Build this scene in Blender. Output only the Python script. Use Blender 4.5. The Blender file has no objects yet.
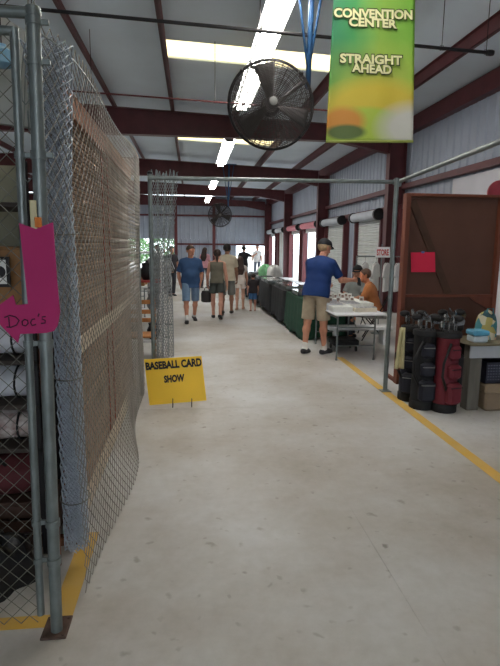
import bpy, math, random
import numpy as np
from mathutils import Vector, Matrix

S = bpy.context.scene
COL = S.collection
random.seed(7)
rnd = random.Random(11)
V = Vector
R = math.radians

# ------------------------------------------------------------------ camera
F_PX, EYE = 520.0, V((0, 0, 1.7))
_roll = 0.010
_u0, _v0 = -59 - 88 * _roll, 88 - 59 * _roll
_phi = math.atan(_v0 / F_PX)
_th = math.atan(-_u0 * math.cos(_phi) / F_PX)
_F = V((math.sin(_th) * math.cos(_phi), math.cos(_th) * math.cos(_phi), -math.sin(_phi)))
_R = V((math.cos(_th), -math.sin(_th), 0))
_U = _R.cross(_F)
_R, _U = _R * math.cos(_roll) + _U * math.sin(_roll), _U * math.cos(_roll) - _R * math.sin(_roll)
cam = bpy.data.cameras.new('camera')
cam.sensor_fit = 'VERTICAL'
cam.sensor_height = 36
cam.lens = 36 * F_PX / 666
cam.clip_start = 0.05
cam.clip_end = 400
cob = bpy.data.objects.new('camera', cam)
COL.objects.link(cob)
m = Matrix((_R, _U, -_F)).transposed().to_4x4()
m.translation = EYE
cob.matrix_world = m
S.camera = cob

# ------------------------------------------------------------------ daylight and exposure
S.view_settings.view_transform = 'Standard'
S.view_settings.look = 'None'
S.view_settings.exposure = 0.44
S.view_settings.gamma = 1
S.view_settings.use_curve_mapping = False
W = bpy.data.worlds.new('sky')
S.world = W
W.use_nodes = True
wb = W.node_tree.nodes['Background']
wb.inputs[0].default_value = (0.82, 0.91, 1.0, 1)
wb.inputs[1].default_value = 3.6
SKYLIGHT, TUBE = 1.7, 36.0
try:
    S.cycles.use_denoising = True
    S.cycles.max_bounces = 10
    S.cycles.diffuse_bounces = 6
except Exception:
    pass


def ray(px, py):
    d = _R * ((px - 250) / F_PX) + _U * ((333 - py) / F_PX) + _F
    return d


def at(px, py, Y):
    d = ray(px, py)
    return EYE + d * (Y / d.y)


def gnd(px, py, z=0.0):
    d = ray(px, py)
    return EYE + d * ((z - EYE.z) / d.z)


# ------------------------------------------------------------------ materials
def lin(c):
    o = []
    for x in c:
        x /= 255.0
        o.append(x / 12.92 if x <= 0.04045 else ((x + 0.055) / 1.055) ** 2.4)
    return tuple(o) + (1,)


MATS = {}


def mat(name, col, rough=0.6, metal=0.0, var=0.14, scale=9.0, bump=0.0, bscale=60.0, stretch=(1, 1, 1), emit=0.0, spec=0.4, col2=None):
    if name in MATS:
        return MATS[name]
    mt = bpy.data.materials.new(name)
    mt.use_nodes = True
    nt = mt.node_tree
    b = nt.nodes['Principled BSDF']
    c = lin(col)
    tc = nt.nodes.new('ShaderNodeTexCoord')
    mp = nt.nodes.new('ShaderNodeMapping')
    mp.inputs['Scale'].default_value = stretch
    nt.links.new(tc.outputs['Object'], mp.inputs[0])
    nz = nt.nodes.new('ShaderNodeTexNoise')
    nz.inputs['Scale'].default_value = scale
    nz.inputs['Detail'].default_value = 4
    nt.links.new(mp.outputs[0], nz.inputs['Vector'])
    cr = nt.nodes.new('ShaderNodeValToRGB')
    cr.color_ramp.elements[0].position = 0.32
    cr.color_ramp.elements[1].position = 0.68
    lo = tuple(x * (1 - var) for x in c[:3]) + (1,)
    hi = tuple(min(1, x * (1 + var)) for x in c[:3]) + (1,)
    if col2:
        hi = lin(col2)
    cr.color_ramp.elements[0].color = lo
    cr.color_ramp.elements[1].color = hi
    nt.links.new(nz.outputs[0], cr.inputs[0])
    nt.links.new(cr.outputs[0], b.inputs['Base Color'])
    b.inputs['Roughness'].default_value = rough
    b.inputs['Metallic'].default_value = metal
    b.inputs['Specular IOR Level'].default_value = spec
    if bump:
        n2 = nt.nodes.new('ShaderNodeTexNoise')
        n2.inputs['Scale'].default_value = bscale
        nt.links.new(mp.outputs[0], n2.inputs['Vector'])
        bp = nt.nodes.new('ShaderNodeBump')
        bp.inputs['Strength'].default_value = bump
        bp.inputs['Distance'].default_value = 0.02
        nt.links.new(n2.outputs[0], bp.inputs['Height'])
        nt.links.new(bp.outputs[0], b.inputs['Normal'])
    if emit:
        nt.links.new(cr.outputs[0], b.inputs['Emission Color'])
        b.inputs['Emission Strength'].default_value = emit
    MATS[name] = mt
    return mt


# ------------------------------------------------------------------ mesh builder
ROOTM = {}


def link(o):
    COL.objects.link(o)
    return o


def tag(o, label=None, cat=None, group=None, kind=None):
    if label:
        o['label'] = label
    if cat:
        o['category'] = cat
    if group:
        o['group'] = group
    if kind:
        o['kind'] = kind
    return o


def thing(name, loc, label, cat, group=None, rz=0.0):
    o = link(bpy.data.objects.new(name, None))
    o.empty_display_size = 0.1
    o.location = loc
    o.rotation_euler = (0, 0, rz)
    ROOTM[o.name] = Matrix.Translation(V(loc)) @ Matrix.Rotation(rz, 4, 'Z')
    return tag(o, label, cat, group)


def copy_tree(o, parent=None, skip=()):
    c = o.copy()
    COL.objects.link(c)
    if parent is not None:
        c.parent = parent
    for ch in list(o.children):
        if ch.get('category') is None:
            copy_tree(ch, c)
    return c


class MB:
    def __init__(s):
        s.v, s.f = [], []

    def add(s, vs, fs):
        n = len(s.v)
        s.v += [tuple(p) for p in vs]
        s.f += [tuple(i + n for i in f) for f in fs]
        return s

    def box(s, lo, hi, bev=0.0, M=None):
        x0, y0, z0 = lo
        x1, y1, z1 = hi
        if x1 < x0: x0, x1 = x1, x0
        if y1 < y0: y0, y1 = y1, y0
        if z1 < z0: z0, z1 = z1, z0
        b = min(bev, (x1 - x0) / 2.2, (y1 - y0) / 2.2, (z1 - z0) / 2.2)
        if b <= 0:
            vs = [(x, y, z) for z in (z0, z1) for (x, y) in ((x0, y0), (x1, y0), (x1, y1), (x0, y1))]
            fs = [(3, 2, 1, 0), (4, 5, 6, 7), (0, 1, 5, 4), (1, 2, 6, 5), (2, 3, 7, 6), (3, 0, 4, 7)]
        else:
            def ring(i, z):
                a = i
                return [(x0 + a, y0 + b + (0 if 0 else 0), z)]
            vs, fs = [], []
            lv = [(z0, b), (z0 + b, 0), (z1 - b, 0), (z1, b)]
            for z, i in lv:
                X0, X1, Y0, Y1 = x0 + i, x1 - i, y0 + i, y1 - i
                c = b * (1 - 0.0) if i == 0 else b * 0.5
                vs += [(X0 + c, Y0, z), (X1 - c, Y0, z), (X1, Y0 + c, z), (X1, Y1 - c, z), (X1 - c, Y1, z), (X0 + c, Y1, z), (X0, Y1 - c, z), (X0, Y0 + c, z)]
            for l in range(3):
                for k in range(8):
                    a, d = l * 8 + k, l * 8 + (k + 1) % 8
                    fs.append((a, d, d + 8, a + 8))
            fs.append(tuple(range(7, -1, -1)))
            fs.append(tuple(range(24, 32)))
        if M:
            vs = [M @ V(p) for p in vs]
        return s.add(vs, fs)

    def tube(s, pts, r, n=8, closed=False, caps=True):
        pts = [V(p) for p in pts]
        rs = r if isinstance(r, (list, tuple)) else [r] * len(pts)
        N = len(pts)
        vs, fs = [], []
        t0 = (pts[1] - pts[0]).normalized()
        up = V((0, 0, 1)) if abs(t0.z) < 0.9 else V((1, 0, 0))
        nrm = (up - t0 * up.dot(t0)).normalized()
        for i in range(N):
            if closed:
                t = (pts[(i + 1) % N] - pts[i - 1]).normalized()
            else:
                t = (pts[min(i + 1, N - 1)] - pts[max(i - 1, 0)]).normalized()
            nrm = nrm - t * nrm.dot(t)
            if nrm.length < 1e-6:
                nrm = t.orthogonal()
            nrm.normalize()
            bn = t.cross(nrm)
            for k in range(n):
                a = 2 * math.pi * k / n
                vs.append(pts[i] + (nrm * math.cos(a) + bn * math.sin(a)) * rs[i])
        for i in range(N if closed else N - 1):
            j = (i + 1) % N
            for k in range(n):
                k2 = (k + 1) % n
                fs.append((i * n + k, i * n + k2, j * n + k2, j * n + k))
        if caps and not closed:
            fs.append(tuple(range(n - 1, -1, -1)))
            fs.append(tuple(range((N - 1) * n, N * n)))
        return s.add(vs, fs)

    def lathe(s, c, prof, n=20, M=None, ax='Z'):
        c = V(c)
        vs, fs = [], []
        for (r, h) in prof:
            for k in range(n):
                a = 2 * math.pi * k / n
                p = (r * math.cos(a), r * math.sin(a), h)
                if ax == 'Y':
                    p = (p[0], p[2], p[1])
                if ax == 'X':
                    p = (p[2], p[0], p[1])
                p = V(p)
                if M:
                    p = M @ p
                vs.append(c + p)
        for i in range(len(prof) - 1):
            for k in range(n):
                k2 = (k + 1) % n
                fs.append((i * n + k, i * n + k2, (i + 1) * n + k2, (i + 1) * n + k))
        fs.append(tuple(range(n - 1, -1, -1)))
        fs.append(tuple(range((len(prof) - 1) * n, len(prof) * n)))
        return s.add(vs, fs)

    def ball(s, c, r, n=12, sc=(1, 1, 1)):
        pr = []
        m_ = max(6, n // 2)
        for i in range(m_ + 1):
            a = -math.pi / 2 + math.pi * i / m_
            pr.append((max(1e-4, r * math.cos(a)), r * math.sin(a)))
        return s.lathe(c, pr, n, Matrix.Diagonal(sc))

    def prism(s, poly, d):
        d = V(d)
        n = len(poly)
        p = [V(q) for q in poly]
        vs = p + [q + d for q in p]
        fs = [tuple(range(n - 1, -1, -1)), tuple(range(n, 2 * n))]
        for k in range(n):
            k2 = (k + 1) % n
            fs.append((k, k2, n + k2, n + k))
        return s.add(vs, fs)

    def grid(s, fn, nu, nv, closed_u=False):
        vs = [fn(i / nu, j / nv) for j in range(nv + 1) for i in range(nu + 1)]
        fs = [(j * (nu + 1) + i, j * (nu + 1) + i + 1, (j + 1) * (nu + 1) + i + 1, (j + 1) * (nu + 1) + i) for j in range(nv) for i in range(nu)]
        return s.add(vs, fs)

    def build(s, name, m_, parent=None, smooth=False, local=False, solid=0.0, label=None):
        me = bpy.data.meshes.new(name)
        vs = s.v
        if parent is not None and not local:
            Mi = ROOTM[parent.name].inverted()
            vs = [tuple(Mi @ V(p)) for p in vs]
        me.from_pydata(vs, [], s.f)
        me.update()
        import bmesh
        bm = bmesh.new()
        bm.from_mesh(me)
        bmesh.ops.recalc_face_normals(bm, faces=bm.faces[:])
        bm.to_mesh(me)
        bm.free()
        if m_:
            me.materials.append(m_)
        if smooth:
            me.polygons.foreach_set('use_smooth', [True] * len(me.polygons))
            if smooth == 'auto':
                try:
                    me.set_sharp_from_angle(angle=R(40))
                except Exception:
                    pass
        o = link(bpy.data.objects.new(name, me))
        if solid:
            md = o.modifiers.new('thick', 'SOLIDIFY')
            md.thickness = solid
            md.offset = 0
        if parent is not None:
            o.parent = parent
            ROOTM[o.name] = ROOTM[parent.name]
        if label:
            o['label'] = label
        return o


def solo(mb, name, m_, label, cat, group=None, kind=None, smooth=False, solid=0.0):
    # a thing made of one mesh: its origin goes to the middle of its base
    xs = np.array(mb.v)
    c = (xs.min(0) + xs.max(0)) / 2
    c[2] = xs[:, 2].min()
    mb.v = [tuple(p) for p in (xs - c)]
    o = mb.build(name, m_, None, smooth, solid=solid)
    o.location = c
    ROOTM[o.name] = Matrix.Translation(V(c))
    return tag(o, label, cat, group, kind)


def struct(mb, name, m_, smooth=False, label=None, solid=0.0):
    o = mb.build(name, m_, None, smooth, solid=solid)
    ROOTM[o.name] = Matrix.Identity(4)
    o['kind'] = 'structure'
    if label:
        o['label'] = label
    return o


def text_mesh(name, body, quad, m_, parent, out, bold=0.0, depth=0.002, shear=0.0, arch=0.0):
    # quad: bottom-left, bottom-right, top-right, top-left
    cu = bpy.data.curves.new(name, 'FONT')
    cu.body = body
    cu.offset = bold
    cu.extrude = 0.01
    cu.shear = shear
    cu.resolution_u = 3
    ob = bpy.data.objects.new(name, cu)
    COL.objects.link(ob)
    dg = bpy.context.evaluated_depsgraph_get()
    me = bpy.data.meshes.new_from_object(ob.evaluated_get(dg))
    vs = np.array([v.co[:] for v in me.vertices])
    fs = [tuple(p.vertices) for p in me.polygons]
    bpy.data.objects.remove(ob)
    bpy.data.meshes.remove(me)
    lo, hi = vs.min(0), vs.max(0)
    q = [V(p) for p in quad]
    out = V(out).normalized()
    mb = MB()
    pts = []
    for p in vs:
        u = (p[0] - lo[0]) / (hi[0] - lo[0])
        v = (p[1] - lo[1]) / (hi[1] - lo[1])
        v += arch * (1 - (2 * u - 1) ** 2)
        w = depth if p[2] > 0 else 0
        pts.append((q[0] * (1 - u) + q[1] * u) * (1 - v) + (q[3] * (1 - u) + q[2] * u) * v + out * w)
    mb.add(pts, fs)
    return mb.build(name, m_, parent)


# ------------------------------------------------------------------ common materials
M_RED = mat('oxide_red_steel', (84, 38, 42), 0.5, 0.0, 0.18, 3)
M_SIDE = mat('ribbed_wall_metal', (156, 164, 178), 0.55, 0.0, 0.06, 1.2)
M_DECK = mat('white_roof_insulation', (214, 226, 236), 0.8, 0.0, 0.05, 0.8, bump=0.1, bscale=6)
M_GALV = mat('galvanised_pipe', (122, 130, 130), 0.42, 0.5, 0.14, 14)
M_WIRE = mat('galvanised_wire', (150, 156, 158), 0.45, 0.5, 0.15, 20)
M_WIRED = mat('weathered_wire', (112, 112, 104), 0.5, 0.4, 0.2, 20)
M_DARK = mat('dark_metal', (38, 36, 38), 0.45, 0.4, 0.15, 20)
M_WHITE = mat('white_plastic', (226, 228, 230), 0.45, 0.0, 0.04, 5)
M_PAPER = mat('white_card', (226, 226, 222), 0.7, 0.0, 0.06, 30)
M_GREY = mat('grey_plastic', (120, 120, 118), 0.55, 0.0, 0.1, 8)
M_BLACK = mat('black_fabric', (30, 31, 34), 0.85, 0.0, 0.2, 30, bump=0.1)
M_CARD = mat('cardboard', (150, 112, 74), 0.8, 0.0, 0.12, 6)


# ================================================================== the building shell
def floor_material():
    mt = bpy.data.materials.new('stained_concrete')
    mt.use_nodes = True
    nt = mt.node_tree
    N, L = nt.nodes, nt.links
    b = N['Principled BSDF']
    tc = N.new('ShaderNodeTexCoord')

    def noise(scale, detail=4, rough=0.55):
        n = N.new('ShaderNodeTexNoise')
        n.inputs['Scale'].default_value = scale
        n.inputs['Detail'].default_value = detail
        n.inputs['Roughness'].default_value = rough
        L.new(tc.outputs['Object'], n.inputs['Vector'])
        return n

    def ramp(src, p0, p1, c0, c1):
        r = N.new('ShaderNodeValToRGB')
        r.color_ramp.elements[0].position = p0
        r.color_ramp.elements[1].position = p1
        r.color_ramp.elements[0].color = c0
        r.color_ramp.elements[1].color = c1
        L.new(src, r.inputs[0])
        return r

    def mult(a, bb, fac=1.0):
        x = N.new('ShaderNodeMix')
        x.data_type = 'RGBA'
        x.blend_type = 'MULTIPLY'
        x.inputs[0].default_value = fac
        L.new(a, x.inputs[6])
        L.new(bb, x.inputs[7])
        return x.outputs[2]
    base = ramp(noise(0.5, 6, 0.62).outputs[0], 0.38, 0.62, lin((176, 170, 162)), lin((206, 207, 208)))
    fine = ramp(noise(14, 6, 0.7).outputs[0], 0.3, 0.7, (0.88, 0.88, 0.87, 1), (1, 1, 1, 1))
    o = mult(base.outputs[0], fine.outputs[0])
    # scattered dark drip spots
    for sc, p0, p1, c in ((5.5, 0.05, 0.15, (0.7, 0.68, 0.65, 1)), (11.0, 0.08, 0.2, (0.78, 0.77, 0.75, 1)), (2.3, 0.025, 0.055, (0.52, 0.5, 0.48, 1))):
        vo = N.new('ShaderNodeTexVoronoi')
        vo.inputs['Scale'].default_value = sc
        nz = noise(9, 3)
        ad = N.new('ShaderNodeVectorMath')
        ad.operation = 'MULTIPLY_ADD'
        L.new(nz.outputs[1], ad.inputs[0])
        ad.inputs[1].default_value = (0.12, 0.12, 0)
        L.new(tc.outputs['Object'], ad.inputs[2])
        L.new(ad.outputs[0], vo.inputs['Vector'])
        rr = ramp(vo.outputs['Distance'], p0, p1, c, (1, 1, 1, 1))
        # only some cells carry a spot
        cell = N.new('ShaderNodeSeparateColor')
        L.new(vo.outputs['Color'], cell.inputs[0])
        gt = N.new('ShaderNodeMath')
        gt.operation = 'GREATER_THAN'
        gt.inputs[1].default_value = 0.45
        L.new(cell.outputs[0], gt.inputs[0])
        x = N.new('ShaderNodeMix')
        x.data_type = 'RGBA'
        x.blend_type = 'MULTIPLY'
        L.new(gt.outputs[0], x.inputs[0])
        L.new(o, x.inputs[6])
        L.new(rr.outputs[0], x.inputs[7])
        o = x.outputs[2]
    L.new(o, b.inputs['Base Color'])
    rg = ramp(noise(1.4, 4).outputs[0], 0.3, 0.7, (0.42, 0.42, 0.42, 1), (0.6, 0.6, 0.6, 1))
    L.new(rg.outputs[0], b.inputs['Roughness'])
    b.inputs['Specular IOR Level'].default_value = 0.35
    bp = N.new('ShaderNodeBump')
    bp.inputs['Strength'].default_value = 0.08
    bp.inputs['Distance'].default_value = 0.01
    L.new(noise(30, 5).outputs[0], bp.inputs['Height'])
    L.new(bp.outputs[0], b.inputs['Normal'])
    return mt


XL, XR, Y0, YF = -15.0, 5.5, -12.5, 36.2
# slab poured in bays, with thin open joints between them
fl = MB()
ys = [Y0, -7.15, -3.0, 1.15, 5.3, 9.45, 13.6, 17.75, 21.9, 26.05, 30.2, 36.2]
xs_ = [XL, -11.6, -7.4, -3.2, 1.03, 5.5]
J = 0.002
for i in range(len(xs_) - 1):
    for j in range(len(ys) - 1):
        fl.box((xs_[i] + J, ys[j] + J, -0.1), (xs_[i + 1] - J, ys[j + 1] - J, 0.0))
fl.box((XL, Y0, -0.16), (XR, YF, -0.0025))
fo = struct(fl, 'floor', floor_material())

RIDGE = -5.0


def deck_z(x):
    z = 5.02 - 0.04 * max(x, RIDGE)
    if x < RIDGE:
        z -= 0.04 * (RIDGE - x)
    return z


SKY = [(-0.40, 2.62, 9.35 + 7.5 * k, 10.2 + 7.5 * k) for k in (-2, -1, 0, 1, 2, 3)]  # panels above and behind the camera are unseen, added for their light
SKYL = [(-8.6, -5.6, 9.35 + 7.5 * k, 10.2 + 7.5 * k) for k in (1, 2, 3)]  # unseen left-hand panels, added to light that side of the hall
dk = MB()
cuts = sorted(set([XL, RIDGE, XR, -0.40, 2.62, -8.6, -5.6]))
yc = [Y0]
for a in SKY + SKYL:
    yc += [a[2], a[3]]
yc.append(YF)
yc = sorted(set(yc))
for i in range(len(cuts) - 1):
    for j in range(len(yc) - 1):
        xm, ym = (cuts[i] + cuts[i + 1]) / 2, (yc[j] + yc[j + 1]) / 2
        if any(a[0] < xm < a[1] and a[2] < ym < a[3] for a in SKY + SKYL):
            continue
        xa, xb, ya, yb = cuts[i], cuts[i + 1], yc[j], yc[j + 1]
        dk.prism([(xa, ya, deck_z(xa)), (xb, ya, deck_z(xb)), (xb, ya, deck_z(xb) + 0.08), (xa, ya, deck_z(xa) + 0.08)], (0, yb - ya, 0))
struct(dk, 'ceiling', M_DECK)
M_SKYL = mat('skylight_panel', (255, 232, 178), 0.5, 0.0, 0.12, 2.5, emit=SKYLIGHT, stretch=(0.6, 5, 1))
for n_, a in enumerate(SKY + SKYL):
    w = MB()
    w.prism([(a[0], a[2], deck_z(a[0]) + 0.03), (a[1], a[2], deck_z(a[1]) + 0.03), (a[1], a[2], deck_z(a[1]) + 0.05), (a[0], a[2], deck_z(a[0]) + 0.05)], (0, a[3] - a[2], 0))
    struct(w, 'window_%d' % (n_ + 1), M_SKYL, label='translucent roof skylight panel glowing warm')

# purlins (Z sections running down the building)
for x in [-1.8 - 1.54 * k for k in range(8, 0, -1)] + [-1.8, -0.42, 1.1, 2.65, 4.2]:
    p = MB()
    z = deck_z(x)
    p.box((x - 0.006, Y0, z - 0.2), (x + 0.006, YF, z - 0.002))
    p.box((x - 0.006, Y0, z - 0.2), (x + 0.06, YF, z - 0.192))
    p.box((x - 0.06, Y0, z - 0.01), (x + 0.006, YF, z - 0.003))
    struct(p, 'roof_purlin', M_RED, label='dark red roof purlin')
# eave strut along the right wall
p = MB()
p.box((XR - 0.2, Y0, 4.45), (XR - 0.02, YF, 4.79))
struct(p, 'eave_beam', M_RED)

# rafters and columns, every 7.5 m
BAYS = [-9.2, -1.7, 5.8 - 0.0, 13.3, 20.8, 28.3, 35.8]
for y in BAYS:
    if y == 5.8:
        continue
    p = MB()
    # web as a tapered plate, flanges as sloped bars
    xs2 = [XL + 0.1, RIDGE, 3.6, 5.0]
    low = lambda x: 4.30 if x < 3.6 else 4.30 - (x - 3.6) * 0.18
    for i in range(3):
        xa, xb = xs2[i], xs2[i + 1]
        za, zb = deck_z(xa) - 0.205, deck_z(xb) - 0.205
        la, lb = low(xa), low(xb)
        p.prism([(xa, y - 0.006, la), (xb, y - 0.006, lb), (xb, y - 0.006, zb), (xa, y - 0.006, za)], (0, 0.012, 0))
        p.prism([(xa, y - 0.11, la - 0.014), (xb, y - 0.11, lb - 0.014), (xb, y - 0.11, lb), (xa, y - 0.11, la)], (0, 0.22, 0))
        p.prism([(xa, y - 0.11, za), (xb, y - 0.11, zb), (xb, y - 0.11, zb + 0.01), (xa, y - 0.11, za + 0.01)], (0, 0.22, 0))
    struct(p, 'roof_beam', M_RED, label='deep dark red steel roof beam')
    p = MB()
    p.box((5.0, y - 0.006, 0), (5.44, y + 0.006, 4.45))
    p.box((5.0, y - 0.12, 0), (5.02, y + 0.12, 4.5))
    p.box((5.42, y - 0.12, 0), (5.44, y + 0.12, 4.5))
    struct(p, 'wall_column', M_RED, label='dark red steel column against the ribbed wall')


def siding(mb, axis, a0, a1, z0, z1, off, side, pitch=0.305, dep=0.03):
    # ribbed sheet: axis 'Y' runs along Y at x=off, axis 'X' runs along X at y=off; side = direction of the ribs
    n = max(1, int(round((a1 - a0) / pitch)))
    pr = []
    w = (a1 - a0) / n
    for k in range(n):
        a = a0 + k * w
        pr += [(a, 0), (a + w * 0.62, 0), (a + w * 0.72, dep), (a + w * 0.9, dep)]
    pr.append((a1, 0))
    vs = []
    for z in (z0, z1):
        for a, d in pr:
            vs.append((off + side * d, a, z) if axis == 'Y' else (a, off + side * d, z))
    m_ = len(pr)
    mb.add(vs, [(k, k + 1, m_ + k + 1, m_ + k) for k in range(m_ - 1)])


DOORS = [(7.2, 9.5, 0), (10.9, 13.0, 1), (14.4, 16.6, 1), (18.0, 20.4, 1), (21.5, 24.5, 2), (25.4, 28.0, 2), (29.5, 31.9, 1), (33.0, 35.4, 2)]
DH = 2.55
wr = MB()
siding(wr, 'Y', Y0, YF, DH, 4.8, XR, -1)
pv = Y0
for a, b_, st in DOORS:
    if a == 7.2:
        continue
    siding(wr, 'Y', pv, a, 0, DH, XR, -1)
    pv = b_
siding(wr, 'Y', pv, YF, 0, DH, XR, -1)
struct(wr, 'wall_right', M_SIDE, solid=0.004)
# smooth pale board lining the near bay
b = MB()
b.box((XR - 0.06, 5.2, 0.0), (XR - 0.035, 10.68, 3.1))
struct(b, 'trim_1', mat('smooth_liner_board', (196, 196, 204), 0.6, 0, 0.04, 2), label='smooth pale liner board on the ribbed wall')
# girts on the right wall
for k, z in enumerate((3.2, 2.72)):
    g = MB()
    ya = 10.75 if z == 2.72 else Y0
    pts = [y for y in BAYS if y > ya and y != 5.8]
    seg = [ya] + pts + [YF]
    for i in range(len(seg) - 1):
        a_ = seg[i] + (0.13 if i else 0)
        b_ = seg[i + 1] - (0.13 if i < len(seg) - 2 else 0)
        g.box((XR - 0.2, a_, z - 0.06), (XR - 0.034, b_, z + 0.06))
    struct(g, 'trim_%d' % (2 + k), M_RED, label='dark red horizontal wall rail')
# roll-up doors
M_SLAT = mat('white_door_slats', (205, 208, 206), 0.5, 0, 0.05, 3)
M_DRUM = mat('grey_door_drum', (176, 182, 190), 0.5, 0.1, 0.06, 3)
M_DRUMR = mat('rosy_door_drum', (196, 112, 124), 0.5, 0.1, 0.06, 3)
M_JAMB = mat('door_jamb_red', (92, 42, 46), 0.5, 0, 0.12, 4)
dn = 0
for a, b_, st in DOORS:
    if st == 0:
        continue
    dn += 1
    root = MB()
    root.box((XR - 0.24, a - 0.1, 0), (XR - 0.034, a, DH + 0.2))
    root.box((XR - 0.24, b_, 0), (XR - 0.034, b_ + 0.1, DH + 0.2))
    root.box((XR - 0.16, a, DH - 0.02), (XR - 0.034, b_, DH + 0.08))
    d = struct(root, 'door_%d' % dn, M_JAMB, label='roll-up door in the right wall, ' + ('closed' if st == 1 else 'rolled open'))
    c = MB()
    zb = 0.0 if st == 1 else 2.3
    if a == 33.0:
        zb = 2.3
    nz = int((DH - zb) / 0.075)
    for k in range(max(nz, 1)):
        z = zb + k * 0.075
        c.add([(XR - 0.10, a, z), (XR - 0.10, b_, z), (XR - 0.125, b_, z + 0.02), (XR - 0.125, a, z + 0.02), (XR - 0.125, b_, z + 0.055), (XR - 0.125, a, z + 0.055), (XR - 0.10, b_, z + 0.075), (XR - 0.10, a, z + 0.075)],
              [(0, 1, 2, 3), (3, 2, 4, 5), (5, 4, 6, 7)])
    c.build('curtain', M_SLAT, d, solid=0.004)
    if a == 10.9:
        continue
    dr = MB()
    dr.lathe((XR - 0.30, a + 0.02, DH + 0.05), [(0.135, 0), (0.135, b_ - a - 0.04)], 20, ax='Y')
    dr.build('drum', M_DRUMR if a in (21.5, 25.4) else M_DRUM, d, smooth='auto')
    for yy in (a - 0.1, b_ - 0.02):
        e = MB()
        e.lathe((XR - 0.30, yy, DH + 0.05), [(0.05, -0.02), (0.165, 0), (0.165, 0.1), (0.05, 0.11)], 20, ax='Y')
        e.build('end_cap', M_DARK, d, smooth='auto')
        br = MB()
        br.box((XR - 0.2, yy + 0.02, DH - 0.1), (XR - 0.03, yy + 0.08, DH + 0.2))
        br.build('bracket', M_DARK, d)

# far wall with openings
OPEN = [(-6.4, -1.15, 0.0, 2.1), (3.1, 5.15, 0.0, 1.68)]
wf = MB()
siding(wf, 'X', XL, XR, 2.1, 4.95, YF, -1)
siding(wf, 'X', XL, -6.4, 0, 2.1, YF, -1)
siding(wf, 'X', -1.15, 3.1, 0, 2.1, YF, -1)
siding(wf, 'X', 3.1, 5.15, 1.68, 2.1, YF, -1)
siding(wf, 'X', 5.15, XR, 0, 2.1, YF, -1)
struct(wf, 'wall_far', M_SIDE, solid=0.004)
for k, (z, xa, xb) in enumerate(((3.66, XL, XR), (1.76, -1.1, 5.2))):
    g = MB()
    g.box((xa, YF - 0.2, z - 0.06), (xb, YF - 0.035, z + 0.06))
    struct(g, 'trim_%d' % (4 + k), M_RED, label='dark red horizontal rail on the far wall')
for x in (-10, -6.5, -1.0, 1.55, 5.2):
    g = MB()
    g.box((x - 0.1, YF - 0.36, 0), (x + 0.1, YF - 0.2, 4.9))
    struct(g, 'wall_column', M_JAMB, label='red steel post at the far wall')
wl = MB()
siding(wl, 'Y', Y0, YF, 2.6, 4.7, XL, 1)
siding(wl, 'Y', Y0, 15, 0, 2.6, XL, 1)
siding(wl, 'Y', 18.5, 25, 0, 2.6, XL, 1)  # openings either side of this stretch are added to let daylight in
siding(wl, 'Y', 28.5, YF, 0, 2.6, XL, 1)
struct(wl, 'wall_left', M_SIDE, solid=0.004)
wn = MB()  # unseen end wall, added to limit light from behind the camera
siding(wn, 'X', XL, -3.2, 0, 4.9, Y0, 1)
siding(wn, 'X', -3.2, 4.6, 4.1, 4.9, Y0, 1)
siding(wn, 'X', 4.6, XR, 0, 4.9, Y0, 1)
struct(wn, 'wall_near_added', M_SIDE, solid=0.004)
# the yard outside the openings
y_ = MB()
y_.box((-60, -45, -0.3), (80, 110, -0.18))
struct(y_, 'ground', mat('pale_yard', (196, 194, 186), 0.9, 0, 0.08, 0.3))

# painted lines on the slab
M_YEL = mat('worn_yellow_paint', (216, 172, 74), 0.6, 0, 0.1, 6, col2=(202, 168, 96))
l = MB()
l.box((2.23, 1.0, 0.0005), (2.33, 7.7, 0.003))
struct(l, 'floor_line', M_YEL, label='yellow line painted on the floor along the right booths')
l = MB()
l.box((-2.5, 2.17, 0.0005), (-0.56, 2.25, 0.003))
l.box((-0.66, 2.25, 0.0005), (-0.56, 2.95, 0.003))
struct(l, 'floor_line', M_YEL, label='yellow line painted on the floor under the chain link fence')
#@@OBJECTS

# ================================================================== overhead: lights, fans, pipes, banner
M_TUBE = mat('fluorescent_tube', (255, 250, 244), 0.4, 0, 0.0, 1, emit=TUBE)
M_LAMP = mat('lamp_housing', (214, 216, 214), 0.5, 0, 0.05, 4)


def tube_light(y0, y1, z, label):
    x = 1.0
    t = thing('fluorescent_light', (x, (y0 + y1) / 2, z), label, 'light', 'strip lights over the aisle')
    h = MB()
    h.box((x - 0.10, y0, z + 0.05), (x + 0.10, y1, z + 0.13), 0.01)
    h.prism([(x - 0.16, y0 + 0.02, z + 0.04), (x - 0.10, y0 + 0.02, z + 0.10), (x - 0.10, y0 + 0.02, z + 0.105), (x - 0.165, y0 + 0.02, z + 0.045)], (0, y1 - y0 - 0.04, 0))
    h.prism([(x + 0.16, y0 + 0.02, z + 0.04), (x + 0.10, y0 + 0.02, z + 0.10), (x + 0.10, y0 + 0.02, z + 0.105), (x + 0.165, y0 + 0.02, z + 0.045)], (0, y1 - y0 - 0.04, 0))
    h.build('housing', M_LAMP, t)
    for s in (-1, 1):
        b = MB()
        b.tube([(x + s * 0.065, y0 + 0.05, z + 0.02), (x + s * 0.065, y1 - 0.05, z + 0.02)], 0.026, 10)
        b.build('lamp_tube', M_TUBE, t, smooth='auto')
    for y in (y0 + 0.03, y1 - 0.03):
        e = MB()
        e.box((x - 0.1, y - 0.02, z - 0.01), (x + 0.1, y + 0.02, z + 0.06), 0.005)
        e.build('end_socket', M_GREY, t)
    for y in (y0 + 0.4, y1 - 0.4):
        c = MB()
        c.tube([(x, y, z + 0.12), (x + 0.1, y, deck_z(x) - 0.15)], 0.006, 6)
        c.build('hanger', M_GALV, t)
    return t


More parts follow.
